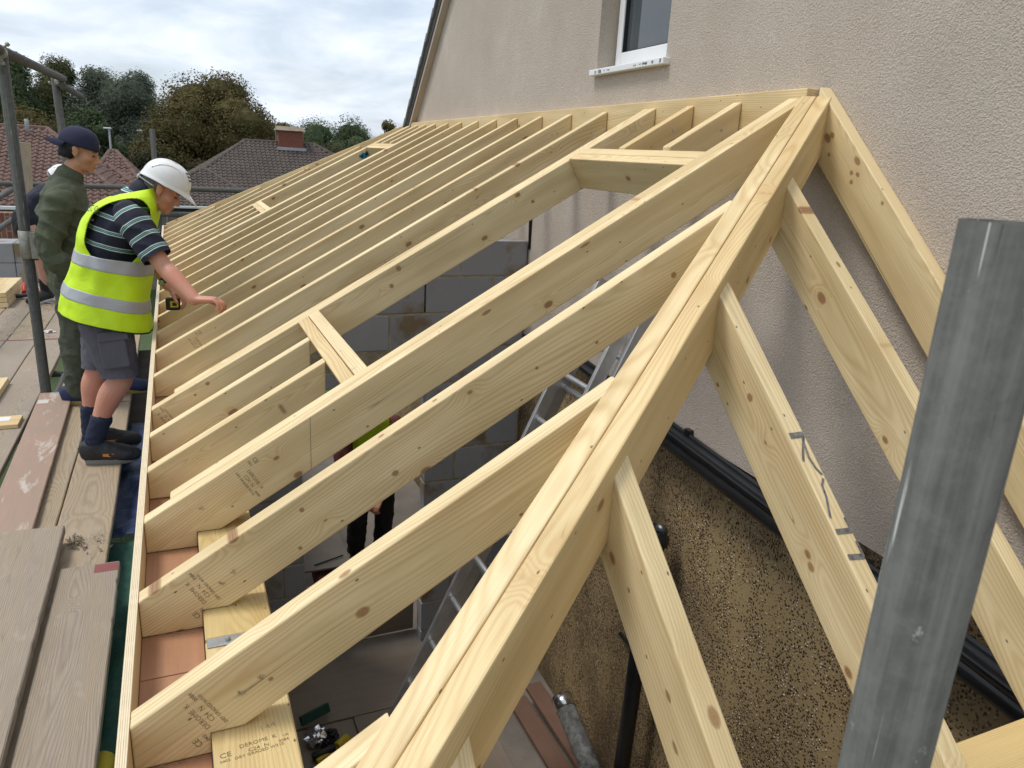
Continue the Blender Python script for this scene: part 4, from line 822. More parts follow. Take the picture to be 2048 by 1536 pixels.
# ================================================================== PEOPLE
def crom(p, n=4):
    out = []
    for i in range(len(p)-1):
        p0, p1, p2, p3 = p[max(i-1, 0)], p[i], p[i+1], p[min(i+2, len(p)-1)]
        for k in range(n):
            t = k/n; out.append([.5*((2*b_)+(-a+c)*t+(2*a-5*b_+4*c-d)*t*t+(-a+3*b_-3*c+d)*t**3) for a, b_, c, d in zip(p0, p1, p2, p3)])
    out.append(list(p[-1])); return out
class Blob:
    def __init__(s): s.V = []; s.F = []
    def tube(s, chain, side=(0, 1, 0), seg=16, n=4, flat=None, caps=True, fold=0, fseed=0):
        """chain: (x,y,z,ra[,rb]); ra along side, rb across"""
        ch = crom([tuple(c[:3])+(c[3], c[4] if len(c) > 4 else c[3]) for c in chain], n)
        rings = []; side = Vector(side)
        pts = [Vector(c[:3]) for c in ch]; T = [(pts[min(i+1, len(pts)-1)]-pts[max(i-1, 0)]).normalized() for i in range(len(pts))]
        if caps:
            for f_, sc in ((-.75, .55), (-.42, .85)): rings.append((pts[0]+T[0]*f_*min(ch[0][3], ch[0][4]), T[0], ch[0][3]*sc, ch[0][4]*sc))
        for p, t, c in zip(pts, T, ch): rings.append((p, t, c[3], c[4]))
        if caps:
            for f_, sc in ((.42, .85), (.75, .55)): rings.append((pts[-1]+T[-1]*f_*min(ch[-1][3], ch[-1][4]), T[-1], ch[-1][3]*sc, ch[-1][4]*sc))
        b0 = len(s.V)
        for (p, t, ra, rb) in rings:
            A = (side-t*side.dot(t)).normalized(); B = t.cross(A)
            for k in range(seg):
                a = 2*pi*k/seg; q = A*ra*cos(a)+B*rb*sin(a)
                if fold: q *= 1+fold*noise.noise((p+q)*11+Vector((fseed, 0, 0)))
                s.V.append(p+q)
        m = len(rings)
        for i in range(m-1):
            for k in range(seg): s.F.append((b0+i*seg+k, b0+i*seg+(k+1) % seg, b0+(i+1)*seg+(k+1) % seg, b0+(i+1)*seg+k))
        if caps: s.F.append(tuple(b0+k for k in range(seg))[::-1]); s.F.append(tuple(b0+(m-1)*seg+k for k in range(seg)))
        return s
    def ell(s, c, r, M3=None, seg=16, rg=10):
        b0 = len(s.V); c = Vector(c)
        for i in range(1, rg):
            a = pi*i/rg
            for k in range(seg):
                v = Vector((r[0]*sin(a)*cos(2*pi*k/seg), r[1]*sin(a)*sin(2*pi*k/seg), r[2]*cos(a))); s.V.append(c+(M3 @ v if M3 else v))
        for i in range(rg-2):
            for k in range(seg): s.F.append((b0+i*seg+k, b0+(i+1)*seg+k, b0+(i+1)*seg+(k+1) % seg, b0+i*seg+(k+1) % seg))
        t = len(s.V); s.V.append(c+(M3 @ Vector((0, 0, r[2])) if M3 else Vector((0, 0, r[2])))); s.V.append(c-(M3 @ Vector((0, 0, r[2])) if M3 else Vector((0, 0, r[2]))))
        for k in range(seg): s.F.append((t, b0+k, b0+(k+1) % seg)); s.F.append((t+1, b0+(rg-2)*seg+(k+1) % seg, b0+(rg-2)*seg+k))
        return s
    def solid(s, name, mat, parent, voxel=.006, smooth=3, wrinkle=0, wscale=9, seed=0, cut=None):
        me = bpy.data.meshes.new(name); me.from_pydata([tuple(v) for v in s.V], [], s.F); t = bpy.data.objects.new(name, me); COL.objects.link(t)
        r_ = t.modifiers.new('r', 'REMESH'); r_.mode = 'VOXEL'; r_.voxel_size = voxel
        if smooth: sm = t.modifiers.new('s', 'SMOOTH'); sm.iterations = smooth; sm.factor = .5
        dg = bpy.context.evaluated_depsgraph_get(); m2 = bpy.data.meshes.new_from_object(t.evaluated_get(dg)); bpy.data.objects.remove(t); m2.name = name
        if wrinkle:
            for v, nr in zip(m2.vertices, [Vector(x.vector) for x in m2.vertex_normals]):
                q = v.co; a = (1-abs(noise.noise(Vector((q.x*wscale*.8+seed, q.y*wscale*.8, q.z*wscale*1.2+q.x*4)))))**3*.8+.45*abs(noise.noise(Vector((q.x*wscale*2.3, q.y*wscale*2.3+seed, q.z*wscale*2.0)))); v.co = q+nr*(a-.5)*wrinkle
        if cut:
            bm = bmesh.new(); bm.from_mesh(m2); bmesh.ops.delete(bm, geom=[v for v in bm.verts if cut(v.co)], context='VERTS'); bm.to_mesh(m2); bm.free()
        m2.materials.clear(); m2.materials.append(MAT[mat]); m2.polygons.foreach_set('use_smooth', [True]*len(m2.polygons))
        o = bpy.data.objects.new(name, m2); link(o, parent); o.matrix_basis = world(parent).inverted(); return o
def head(B, C, pitch, yaw=0, k=1.0):
    """head shapes around C (between the ears); +x forward, pitch = nose down"""
    M3 = Matrix.Rotation(yaw, 3, 'Z') @ Matrix.Rotation(pitch, 3, 'Y'); C = Vector(C)
    w3 = lambda p: C+M3 @ (Vector(p)*k)
    def E(c, r): B.ell(w3(c), [q*k for q in r], M3)
    E((-.012, 0, .042), (.098, .076, .092)); E((.035, 0, -.025), (.062, .063, .088)); E((.042, 0, -.082), (.046, .050, .034)); E((.078, 0, -.100), (.020, .024, .019)); E((.02, 0, -.075), (.05, .056, .035))
    E((.083, 0, .014), (.016, .05, .012)); E((.052, .043, -.028), (.034, .022, .03)); E((.052, -.043, -.028), (.034, .022, .03)); E((.070, 0, .045), (.034, .055, .05))
    E((.094, 0, -.066), (.012, .024, .0065)); E((.092, 0, -.078), (.011, .021, .0065)); E((.085, 0, -.055), (.016, .03, .012))
    B.tube([tuple(w3(p))+(r*k,) for p, r in (((.090, 0, .010), .008), ((.104, 0, -.014), .010), ((.116, 0, -.036), .0125))], side=M3 @ Vector((0, 1, 0)), seg=10)
    E((.106, .011, -.040), (.011, .008, .008)); E((.106, -.011, -.040), (.011, .008, .008))
    for sg in (-1, 1): E((-.004, .079*sg, -.006), (.019, .008, .031)); E((-.012, .083*sg, .008), (.016, .007, .018)); E((.0, .078*sg, -.03), (.010, .007, .012))
    return M3, w3
def hand(B, W, d, palmn, curl=.5, thumb_side=1, k=1.0, spread=.06, tcurl=.3):
    """hand at wrist W pointing along d, palm normal palmn; five fingers"""
    W = Vector(W); d = Vector(d).normalized(); n = Vector(palmn); n = (n-d*n.dot(d)).normalized(); s = n.cross(d)*thumb_side
    B.tube([tuple(W-d*.01)+(.026*k, .021*k), tuple(W+d*.02*k)+(.030*k, .018*k), tuple(W+d*.055*k)+(.038*k, .017*k), tuple(W+d*.088*k)+(.040*k, .014*k)], side=s)
    for i, (off, ln, r_) in enumerate(((.030, .070, .0090), (.010, .079, .0092), (-.010, .073, .0090), (-.029, .058, .0078))):
        p = W+d*.085*k+s*off*k; dd = (d+s*spread*(off*30)).normalized(); ch = [tuple(p-dd*.02*k)+(r_*1.1*k,), tuple(p)+(r_*1.08*k,)]; a = 0
        for j, f_ in enumerate((.42, .32, .26)):
            a += curl*(1.15 if j else .75)*(1+.08*i); dv = dd*cos(a)+n*sin(a); p = p+dv*ln*f_*k; ch.append(tuple(p)+(r_*(1-.10*j)*k,))
        B.tube(ch, side=s, seg=10, n=3)
    p = W+d*.022*k+s*.026*k; ch = [tuple(p-s*.012*k)+(.013*k,)]
    for j, f_ in enumerate((.036, .030, .024)):
        dv = (d*(.75+.1*j)+s*(.62-.35*tcurl*j)+n*(.25+tcurl*.35*j)).normalized(); p = p+dv*f_*k; ch.append(tuple(p)+((.0115-.0012*j)*k,))
    B.tube(ch, side=n, seg=10, n=3)
def shoe(name, ankle, heel, toe, mat, solemat, parent, h=.085, wd=.046, tagm=None):
    """low shoe: upper and sole"""
    hl, to = Vector(heel), Vector(toe); d = (to-hl); ln = d.length; d.normalize(); s = Vector((0, 0, 1)).cross(d).normalized(); up_ = Vector((0, 0, 1))
    Bs = Blob(); pr = [(-.01, .036, .056, .055), (.10, .043, .060, .060), (.30, .046, .060, .056), (.55, .054, .052, .042), (.78, .057, .044, .032), (.96, .044, .036, .024)]
    Bs.tube([tuple(hl+d*ln*t+up_*(zc+.012))+(a*wd/.046, b_) for t, a, b_, zc in pr], side=s, seg=18)
    A = Vector(ankle); Bs.tube([tuple(hl+d*ln*.22+up_*.06)+(.042, .052), tuple(hl+d*ln*.17+up_*(h+.016))+(.044, .052)], side=s, seg=16)
    up_o = Bs.solid(name, mat, parent, .006, 2, .003, 30, 3, cut=lambda c: c.z < min(hl.z, to.z)+.012)
    V = []; F = []; n_ = 26; ol = []
    for k in range(n_):
        a = 2*pi*k/n_; t = .49-.53*cos(a); w_ = (.040+.010*max(0, sin(pi*min(1, max(0, (t-.35)/.75)))))*(abs(sin(a))**.7)*(1 if sin(a) > 0 else -1)*wd/.046; ol.append(hl+d*ln*t+s*w_)
    for z, g in ((.0, .96), (.006, 1.0), (.024, 1.02), (.028, .97)):
        c0 = hl+d*ln*.5
        for p in ol: V.append(c0+(p-c0)*g+up_*z)
    for i in range(3):
        for k in range(n_): F.append((i*n_+k, i*n_+(k+1) % n_, (i+1)*n_+(k+1) % n_, (i+1)*n_+k))
    F.append(tuple(range(n_))[::-1]); F.append(tuple(range(3*n_, 4*n_)))
    so_ = mobj('sole', V, F, solemat, up_o, smooth=False); so_.matrix_basis = world(up_o).inverted()
    Bl = Blob()
    for i in range(4):
        t = .40+.085*i; zz_ = .088-.012*i; Bl.tube([tuple(hl+d*ln*t+s*.028+up_*(zz_-.012))+(.003,), tuple(hl+d*ln*(t+.02)+up_*(zz_+.003))+(.003,), tuple(hl+d*ln*t-s*.028+up_*(zz_-.012))+(.003,)], side=d, seg=6, n=3)
    me_ = mobj('laces', Bl.V, Bl.F, 'lace', up_o); me_.matrix_basis = world(up_o).inverted()
    if tagm:
        P = hl+d*ln*.46+s*(-.052 if s.y > 0 else .052)*1+up_*.058; q = mobj('shoe_tag', [P-d*.028-up_*.006, P+d*.028-up_*.013, P+d*.028+up_*.005, P-d*.028+up_*.010], [(0, 1, 2, 3)], tagm, up_o); q.matrix_basis = world(up_o).inverted()
    return up_o

# ---- man in the yellow vest
Y1 = 4.45
p1 = thing('person', 'man in yellow vest, white hard hat and shorts leaning over the rafters', 'person', (-.27, Y1, ZS))
B = Blob()
sk = 'skin_ruddy'
# torso, neck, head
B.tube([(-.215, Y1, .13, .155, .105), (-.205, Y1, .27, .145, .10), (-.165, Y1, .42, .160, .108), (-.105, Y1, .55, .175, .105), (-.055, Y1, .635, .14, .075)])
B.tube([(-.055, Y1, .61, .062), (.005, Y1, .675, .058), (.055, Y1, .712, .054)])
HC1 = (.090, Y1, .722); M3, w3 = head(B, HC1, .52, 0, .90)
# legs
for (yo, hx_, kx, kz, ax, fx) in ((-.095, -.205, -.165, -.225, -.325, -.39), (.095, -.215, -.285, -.225, -.355, -.385)):
    y = Y1+yo; B.tube([(hx_, y*.9+Y1*.1, .13, .085, .09), (hx_*.6+kx*.4, y, -.03, .075, .082), (kx, y, kz, .054, .060), (kx*.72+ax*.28-.012, y, kz-.10, .054, .062), (kx*.4+ax*.6-.008, y, kz-.20, .042, .046), (ax, y, ZS+.13, .032, .036), (ax, y, ZS+.06, .034, .04)])
    B.tube([(ax-.02, y, ZS+.045, .026, .020), (ax+.08, y, ZS+.04, .028, .016), (ax+.14, y, ZS+.035, .026, .013)])
# arms
SR, ER, WR = Vector((-.045, Y1-.185, .575)), Vector((.075, Y1-.275, .375)), Vector((.207, 4.03, .228))
B.tube([tuple(SR)+(.056,), tuple(SR.lerp(ER, .45))+(.050,), tuple(ER)+(.042,), tuple(ER.lerp(WR, .3))+(.044,), tuple(ER.lerp(WR, .75))+(.035,), tuple(WR)+(.031,)], side=(0, 1, 0))
hand(B, WR, (.94, -.33, .02), (-.1, -.1, -1), curl=.60, thumb_side=-1, k=1.10, tcurl=.5, spread=.14)
SL, EL, WL = Vector((-.035, Y1+.185, .575)), Vector((.02, Y1+.225, .36)), Vector((.085, 4.54, .205))
B.tube([tuple(SL)+(.056,), tuple(SL.lerp(EL, .45))+(.050,), tuple(EL)+(.042,), tuple(EL.lerp(WL, .3))+(.043,), tuple(EL.lerp(WL, .75))+(.031,), tuple(WL)+(.026,)], side=(0, 1, 0))
hand(B, WL, (.78, -.22, -.58), (-.55, .1, -.8), curl=.55, thumb_side=1, tcurl=.2)
body = B.solid('body', sk, p1, .0055, 3)
# polo shirt
Bp = Blob(); Bp.tube([(-.195, Y1, .26, .165, .122), (-.165, Y1, .42, .182, .128), (-.105, Y1, .55, .196, .124), (-.06, Y1, .63, .165, .095), (-.015, Y1, .665, .09, .07)], seg=24)
pb_ = Bp.solid('polo_shirt', 'polo_body', p1, .008, 3, .012, 8, 4)
pb_.data.materials[0] = MAT['polo_body']; 
# give the shirt a frame whose z runs along the leaning torso
def reframe(o, X, Y, Z, org):
    X, Y, Z = [Vector(q).normalized() for q in (X, Y, Z)]; m = Matrix((X, Y, Z)).transposed().to_4x4(); m.translation = Vector(org); old = world(o); o.data.transform(m.inverted() @ old); o.matrix_basis = world(o.parent).inverted() @ m
reframe(pb_, (cos(.27), 0, -sin(.27)), (0, 1, 0), (sin(.27), 0, cos(.27)), (-.2, Y1, .2))
for (S_, E_, sd_) in ((SR, ER, 0), (SL, EL, 1)):
    Bs = Blob(); e = S_.lerp(E_, .78); Bs.tube([tuple(S_-(E_-S_)*.22)+(.058, .062), tuple(S_)+(.076, .078), tuple(S_.lerp(E_, .45))+(.072, .076), tuple(e)+(.066, .074), tuple(S_.lerp(E_, .98))+(.066, .074)], seg=20)
    dS = (E_-S_).normalized(); o = Bs.solid('polo_sleeve', 'polo_sleeve', p1, .007, 2, .010, 10, 7+sd_, cut=lambda c: (c-S_).dot(dS) > (E_-S_).length*.84); X = (E_-S_).normalized(); Yv = Vector((0, 1, 0)); Yv = (Yv-X*Yv.dot(X)).normalized(); reframe(o, X, Yv, X.cross(Yv), S_)
Bc = Blob(); Bc.tube([(-.045, Y1, .645, .085, .075), (-.008, Y1, .685, .073, .066), (.012, Y1, .712, .072, .064)], seg=20); Bc.solid('polo_collar', 'navy_cloth', p1, .007, 2)
# vest: front and back panels open at the sides of the arms, lofted round the torso
def vest(parent, rings, mat, name, a0=0, a1=2*pi, seg=56, t0=0, t1=1, nrow=34, grow=0, th=.004, hole=None, seed=1, wr=.012):
    V = []; F = []; ch = crom(rings, 8); m = len(ch)-1; keep = {}
    for j in range(nrow+1):
        t = t0+(t1-t0)*j/nrow; f_ = t*m; i = min(int(f_), m-1); c = [a+(b_-a)*(f_-i) for a, b_ in zip(ch[i], ch[i+1])]
        for k in range(seg+1):
            a = a0+(a1-a0)*k/seg; ca, sa = cos(a), sin(a); sx = (abs(ca)**.8)*(1 if ca > 0 else -1); sy = (abs(sa)**.8)*(1 if sa > 0 else -1)
            P = Vector((c[0]+(c[3]+grow)*sx, c[1]+(c[4]+grow)*sy, c[2]+c[5]*sx))
            q = noise.noise(Vector((P.x*7+seed, P.y*7, P.z*5)))*wr+noise.noise(Vector((P.x*17+seed, P.y*15, P.z*13)))*wr*.5
            P += Vector((sx, sy, 0)).normalized()*q; V.append(P); keep[(j, k)] = not (hole and hole(t, a))
    for j in range(nrow):
        for k in range(seg):
            if keep[(j, k)] and keep[(j, k+1)] and keep[(j+1, k)] and keep[(j+1, k+1)]: b_ = j*(seg+1)+k; F.append((b_, b_+1, b_+seg+2, b_+seg+1))
    o = mobj(name, V, F, mat, parent, smooth=True); o.matrix_basis = world(parent).inverted(); md = o.modifiers.new('s', 'SOLIDIFY'); md.thickness = th; md.offset = 1; return o
#        x, y, z, half depth, half width, tilt (front lower than back)
VR = [(-.215, Y1, .055, .205, .235, -.062), (-.20, Y1, .16, .195, .225, -.055), (-.175, Y1, .28, .178, .215, -.045), (-.148, Y1, .40, .170, .212, -.03), (-.112, Y1, .52, .166, .222, -.02), (-.080, Y1, .615, .150, .220, .0), (-.052, Y1, .672, .118, .180, .01), (-.024, Y1, .708, .082, .112, .02)]
def armhole(t, a):
    c = a % (2*pi); d1 = min(abs(c-pi/2), abs(c-3*pi/2)); s_ = (t-.63)/.245
    return abs(s_) < 1 and d1 < .86*sqrt(max(0, 1-s_*s_))
vst = vest(p1, VR, 'hivis', 'hi_vis_vest', hole=armhole, seg=260, nrow=190, wr=.016); tag(vst, 'fluorescent yellow vest')
for (ta, tb) in ((.135, .205), (.345, .42)): o = vest(p1, VR, 'reflective', 'reflective_band', t0=ta, t1=tb, nrow=12, grow=.0045, seg=160, th=.0012, wr=.016); o.parent = vst; o.matrix_basis = world(vst).inverted()
vest(vst, VR, 'vest_binding', 'hem_binding', t0=-.001, t1=.016, nrow=2, grow=.0055, seg=160, th=.001, wr=.016)
# printing across the shoulders of the vest
for s_, z, x, sz in (('ECO', .612, -.205, .05), ('structural', .572, -.219, .018), ('T & CO', .545, -.229, .016)):
    text_mesh('vest_print', s_, sz, 'shorts', vst, (x-.012, Y1-.150, z), (.52, -.85, .0), (.34, .14, .93), 'CENTER')
# shorts
Bt = Blob(); Bt.tube([(-.205, Y1, .17, .178, .128), (-.21, Y1, .08, .185, .132), (-.21, Y1, .02, .175, .125)], seg=22)
for (yo, kx, zz_) in ((-.095, -.172, -.205), (.095, -.262, -.19)):
    Bt.tube([(-.21, Y1+yo*.95, .06, .105, .125), (-.21*.45+kx*.55, Y1+yo, -.08, .100, .112), (kx, Y1+yo*1.02, zz_, .088, .098), (kx-.01, Y1+yo*1.02, zz_-.08, .088, .098)], seg=20)
sh = Bt.solid('cargo_shorts', 'shorts', p1, .008, 2, .014, 9, 11, cut=lambda c: c.z < -.222)
Bq = Blob(); 
pk = bm_obj('cargo_pocket', box_bm(.125, .018, .165, .012), 'shorts', sh); frame(pk, (1, 0, .10), (0, 1, 0), (-.10, 0, 1), (-.235, Y1-.205, -.165))
pf = bm_obj('pocket_flap', box_bm(.135, .014, .05, .006), 'shorts', sh); frame(pf, (1, 0, .10), (0, 1, 0), (-.10, 0, 1), (-.243, Y1-.213, -.020))
# socks, shoes
for (yo, ax, hx_, tx) in ((-.095, -.325, -.405, -.125), (.095, -.355, -.40, -.13)):
    y = Y1+yo; Bk = Blob(); kx_ = -.165 if yo < 0 else -.285; f_ = lambda q: ax+(kx_*.4+ax*.6-.008-ax)*q
    Bk.tube([(f_(.86), y, ZS+.245, .049, .054), (f_(.45), y, ZS+.19, .046, .051), (ax+.004, y, ZS+.125, .043, .048), (ax, y, ZS+.06, .043, .048)], seg=16); Bk.solid('sock', 'socks', p1, .006, 2, .005, 20, 5)
    shoe('shoe', (ax, y, 0), (hx_+.04, y, ZS+.001), (tx, y-.01*(1 if yo < 0 else -3), ZS+.001), 'shoe_black', 'sole_grey', p1, tagm='orange_tag')
# hair and hard hat
Bh = Blob(); Bh.ell(w3((-.022, 0, .03)), (.086, .0705, .077), M3); Bh.ell(w3((-.055, 0, -.02)), (.050, .060, .050), M3)
fwd = M3 @ Vector((1, 0, 0)); upv_ = M3 @ Vector((0, 0, 1)); hc = Vector(HC1)
Bh.solid('hair', 'hair_grey', p1, .006, 1, .004, 40, 3, cut=lambda c: (c-hc).dot(fwd) > .012+.35*(c-hc).dot(upv_) and abs(c.y-Y1) > .0 or (c-hc).dot(fwd) > .055)
def hardhat(parent, w3_, M3_, C):
    V = []; F = []; nphi, nr = 56, 22
    ctr = Vector((.006, 0, .052))
    for i in range(nr+1):
        t = i/nr
        for k in range(nphi):
            a = 2*pi*k/nphi; ca, sa = cos(a), sin(a); rx, ry, rz = .131, .107, .113
            if t < .8:
                u_ = t/.8*pi/2; v_ = Vector((rx*sin(u_)**.92*ca, ry*sin(u_)**.92*sa, rz*cos(u_)))
                if abs(sa) < .30 and t < .74: v_.z += .006*(1-(sa/.30)**2)*(1-(t/.74)**4); 
                v_.z -= .0
            else:
                f_ = (t-.8)/.2; pk_ = max(0, ca)**3
                v_ = Vector((rx*ca*(1+.05*f_)+.062*pk_*f_, ry*sa*(1+.07*f_), -.012*f_-.030*pk_*f_-.02*f_*max(0, -ca)**2))
            P = ctr+v_; P.z += -.012*(1-abs(ca))*(t**3); V.append(w3_(P))
    for i in range(nr):
        for k in range(nphi): F.append((i*nphi+k, (i+1)*nphi+k, (i+1)*nphi+(k+1) % nphi, i*nphi+(k+1) % nphi))
    o = mobj('hard_hat', V, F, 'helmet_white', parent, smooth=True); o.matrix_basis = world(parent).inverted(); md = o.modifiers.new('s', 'SOLIDIFY'); md.thickness = .004; md.offset = -1
    # raised side rib and vent slots
    for sg in (-1, 1):
        Br = Blob(); Br.tube([tuple(w3_(ctr+Vector((.1325*sin(u_)*cos(a_), .1085*sin(u_)*sin(a_)*sg, .1145*cos(u_)))))+(.0035,) for u_, a_ in ((1.45, .55), (1.15, .68), (.85, .95), (.66, 1.35), (.70, 1.85), (.95, 2.25), (1.25, 2.45))], seg=8, n=5)
        r_ = mobj('rib', Br.V, Br.F, 'helmet_white', o, smooth=True); r_.matrix_basis = world(o).inverted()
        for q in range(3):
            u_ = .62+.17*q; a_ = .42; P = w3_(ctr+Vector((.135*sin(u_)*cos(a_), .111*sin(u_)*sin(a_)*sg, .117*cos(u_)))); Bv = Blob(); Bv.ell(P, (.010, .004, .004), M3_, 8, 6); r_ = mobj('vent', Bv.V, Bv.F, 'tool_black', o); r_.matrix_basis = world(o).inverted()
    Bn = Blob(); Bn.tube([tuple(w3_((-.118*cos(a), .10*sin(a), -.005+.01*cos(a))))+(.004, .011) for a in (-1.2, -.6, 0, .6, 1.2)], side=M3_ @ Vector((0, 0, 1)), seg=8); r_ = mobj('head_band', Bn.V, Bn.F, 'clear_strap', o); r_.matrix_basis = world(o).inverted()
    Bn = Blob(); Bn.ell(w3_((-.124, 0, .004)), (.012, .024, .016), M3_, 10, 8); r_ = mobj('ratchet_knob', Bn.V, Bn.F, 'clear_strap', o); r_.matrix_basis = world(o).inverted()
    return o
tag(hardhat(p1, w3, M3, HC1), 'white hard hat')
def eyes(parent, w3_, M3_):
    for sg in (-1, 1):
        Be = Blob(); Be.ell(w3_((.0865, .030*sg, -.004)), (.008, .013, .004), M3_, 10, 8); o = mobj('eye', Be.V, Be.F, 'eye_dark', parent, smooth=True); o.matrix_basis = world(parent).inverted()
        Be = Blob(); Be.tube([tuple(w3_((.088, .014*sg, .018)))+(.004,), tuple(w3_((.092, .03*sg, .022)))+(.005,), tuple(w3_((.080, .048*sg, .018)))+(.0035,)], seg=6); o = mobj('eyebrow', Be.V, Be.F, 'hair_grey', parent); o.matrix_basis = world(parent).inverted()
    Be = Blob(); Be.ell(w3_((.100, 0, -.0715)), (.008, .022, .0028), M3_, 10, 8); o = mobj('mouth', Be.V, Be.F, 'lip', parent, smooth=True); o.matrix_basis = world(parent).inverted()
eyes(p1, w3, M3)
# watch and the tape measure in his left hand
Bw = Blob(); wd_ = (WL-EL).normalized(); Bw.tube([tuple(WL-wd_*.040)+(.032, .031), tuple(WL-wd_*.020)+(.031, .030)], side=(0, 1, 0), caps=True, n=2, seg=16); o = mobj('watch_strap', Bw.V, Bw.F, 'shoe_black', p1, smooth=True); o.matrix_basis = world(p1).inverted()
tube('watch_face', WL-wd_*.03+Vector((-.02, -.026, .0)), WL-wd_*.03+Vector((-.024, -.034, .0)), .015, 'zinc_strap', p1, 14)
tm = thing('tape_measure', 'yellow and black tape measure held in his left hand', 'tape measure', (.105, 4.50, .118))
o = bm_obj('tape_body', box_bm(.072, .036, .068, .010, (-.036, -.018, -.034), 3), 'tool_black', tm); o = bm_obj('tape_badge', box_bm(.040, .002, .034, .0008, (-.014, -.0202, -.016)), 'tool_yellow', tm); o = bm_obj('tape_core', box_bm(.022, .001, .018, .0003, (-.004, -.0214, -.008)), 'tool_black', tm); o = bm_obj('tape_rim', box_bm(.074, .020, .012, .004, (-.037, -.010, .026)), 'tool_yellow', tm)

# ---- man in the olive jacket
Y2 = 5.52
p2 = thing('person', 'man in an olive jacket and trousers with a dark blue cap worn backwards', 'person', (-.46, Y2, ZS))
B = Blob()
B.tube([(-.46, Y2, .20, .15, .10), (-.465, Y2, .36, .145, .10), (-.462, Y2, .52, .165, .105), (-.455, Y2, .62, .165, .09), (-.44, Y2, .665, .11, .06)])
B.tube([(-.445, Y2, .64, .062), (-.415, Y2, .72, .056), (-.39, Y2, .78, .055)])
HC2 = (-.358, Y2, .868); M3b, w3b = head(B, HC2, .30, -.10)
for (yo, kx, ax, kz) in ((-.10, -.475, -.50, -.23), (.10, -.37, -.30, -.23)):
    y = Y2+yo; B.tube([(-.46, y, .16, .085), (kx, y, kz, .058), (ax, y, ZS+.10, .036), (ax, y, ZS+.06, .036)]); B.tube([(ax-.03, y, ZS+.045, .03, .024), (ax+.15, y, ZS+.035, .034, .018)])
SR2, ER2, WR2 = Vector((-.47, Y2-.20, .575)), Vector((-.545, Y2-.26, .30)), Vector((-.40, Y2-.235, .115)); SL2, EL2, WL2 = Vector((-.45, Y2+.20, .575)), Vector((-.47, Y2+.26, .30)), Vector((-.28, Y2+.2, .24))
for (a, e, w_) in ((SR2, ER2, WR2), (SL2, EL2, WL2)): B.tube([tuple(a)+(.052,), tuple(e)+(.042,), tuple(e.lerp(w_, .6))+(.034,), tuple(w_)+(.027,)])
hand(B, WR2, (.75, .2, -.6), (0, 1, 0), .45, 1); hand(B, WL2, (.9, -.2, -.2), (0, 0, -1), .45, -1)
B.solid('body', 'skin_tan', p2, .006, 3)
Bj = Blob(); Bj.tube([(-.455, Y2, .085, .200, .150), (-.46, Y2, .20, .198, .148), (-.468, Y2, .36, .192, .148), (-.465, Y2, .50, .206, .150), (-.455, Y2, .60, .205, .122), (-.444, Y2, .655, .165, .095), (-.438, Y2, .685, .11, .072)], seg=26)
for (a, e, w_) in ((SR2, ER2, WR2), (SL2, EL2, WL2)): Bj.tube([tuple(a+Vector((0, 0, .01)))+(.075, .08), tuple(a.lerp(e, .5))+(.070, .076), tuple(e)+(.064, .068), tuple(e.lerp(w_, .5))+(.056, .060), tuple(e.lerp(w_, .92))+(.044, .048)], seg=18)
jk = Bj.solid('jacket', 'olive', p2, .008, 2, .030, 7, 21)
Bc = Blob(); Bc.tube([(-.452, Y2, .660, .105, .092), (-.432, Y2, .695, .090, .082), (-.425, Y2, .715, .090, .082)], seg=22); Bc.solid('jacket_collar', 'olive', jk, .006, 1, .006, 12, 3, cut=lambda c: c.x > -.36 and abs(c.y-Y2) < .03)
pk = bm_obj('chest_pocket', box_bm(.10, .014, .11, .01), 'olive', jk); frame(pk, (.55, -.83, .0), (.83, .55, 0), (0, 0, 1), (-.325, Y2-.095, .36)); pk2 = bm_obj('hem_pocket', box_bm(.16, .014, .15, .01), 'olive', jk); frame(pk2, (1, -.1, 0), (.1, 1, 0), (0, 0, 1), (-.535, Y2-.195, .11))
Bt = Blob(); Bt.tube([(-.46, Y2, .18, .17, .125), (-.46, Y2, .06, .172, .125)], seg=20)
for (yo, kx, ax) in ((-.10, -.478, -.502), (.10, -.37, -.305)): Bt.tube([(-.46, Y2+yo*.9, .08, .098, .112), (kx, Y2+yo, -.23, .080, .088), (kx*.4+ax*.6, Y2+yo, -.46, .074, .080), (ax, Y2+yo, ZS+.09, .068, .074)], seg=18)
Bt.solid('trousers', 'olive_trousers', p2, .009, 2, .022, 8, 31)
for (yo, ax) in ((-.10, -.50), (.10, -.30)):
    Bk = Blob(); Bk.tube([(ax, Y2+yo, ZS+.16, .042), (ax, Y2+yo, ZS+.06, .042)], seg=12); Bk.solid('sock', 'shoe_blue', p2, .008, 1); shoe('shoe', (ax, 0, 0), (ax-.07, Y2+yo, ZS+.001), (ax+.21, Y2+yo-.02, ZS+.001), 'shoe_blue', 'sole_tan', p2)
Bh = Blob(); Bh.ell(w3b((-.022, 0, .025)), (.094, .0785, .085), M3b); Bh.ell(w3b((-.06, 0, -.03)), (.05, .062, .055), M3b); hc2 = Vector(HC2); f2 = M3b @ Vector((1, 0, 0)); u2 = M3b @ Vector((0, 0, 1))
Bh.solid('hair', 'hair_black', p2, .006, 1, .004, 40, 3, cut=lambda c: (c-hc2).dot(f2) > -.004 or (c-hc2).dot(u2) < -.062)
V = []; F = []; npi, nr = 48, 16; ctr = Vector((-.008, 0, .038))
for i in range(nr+1):
    u_ = pi/2*i/nr
    for k in range(npi):
        a = 2*pi*k/npi; s_ = 1-.010*(abs(cos(3*a))**14)*sin(u_); V.append(w3b(ctr+Vector((.114*sin(u_)**.85*cos(a)*s_, .092*sin(u_)**.85*sin(a)*s_, .102*cos(u_)-.012*(i/nr)**3))))
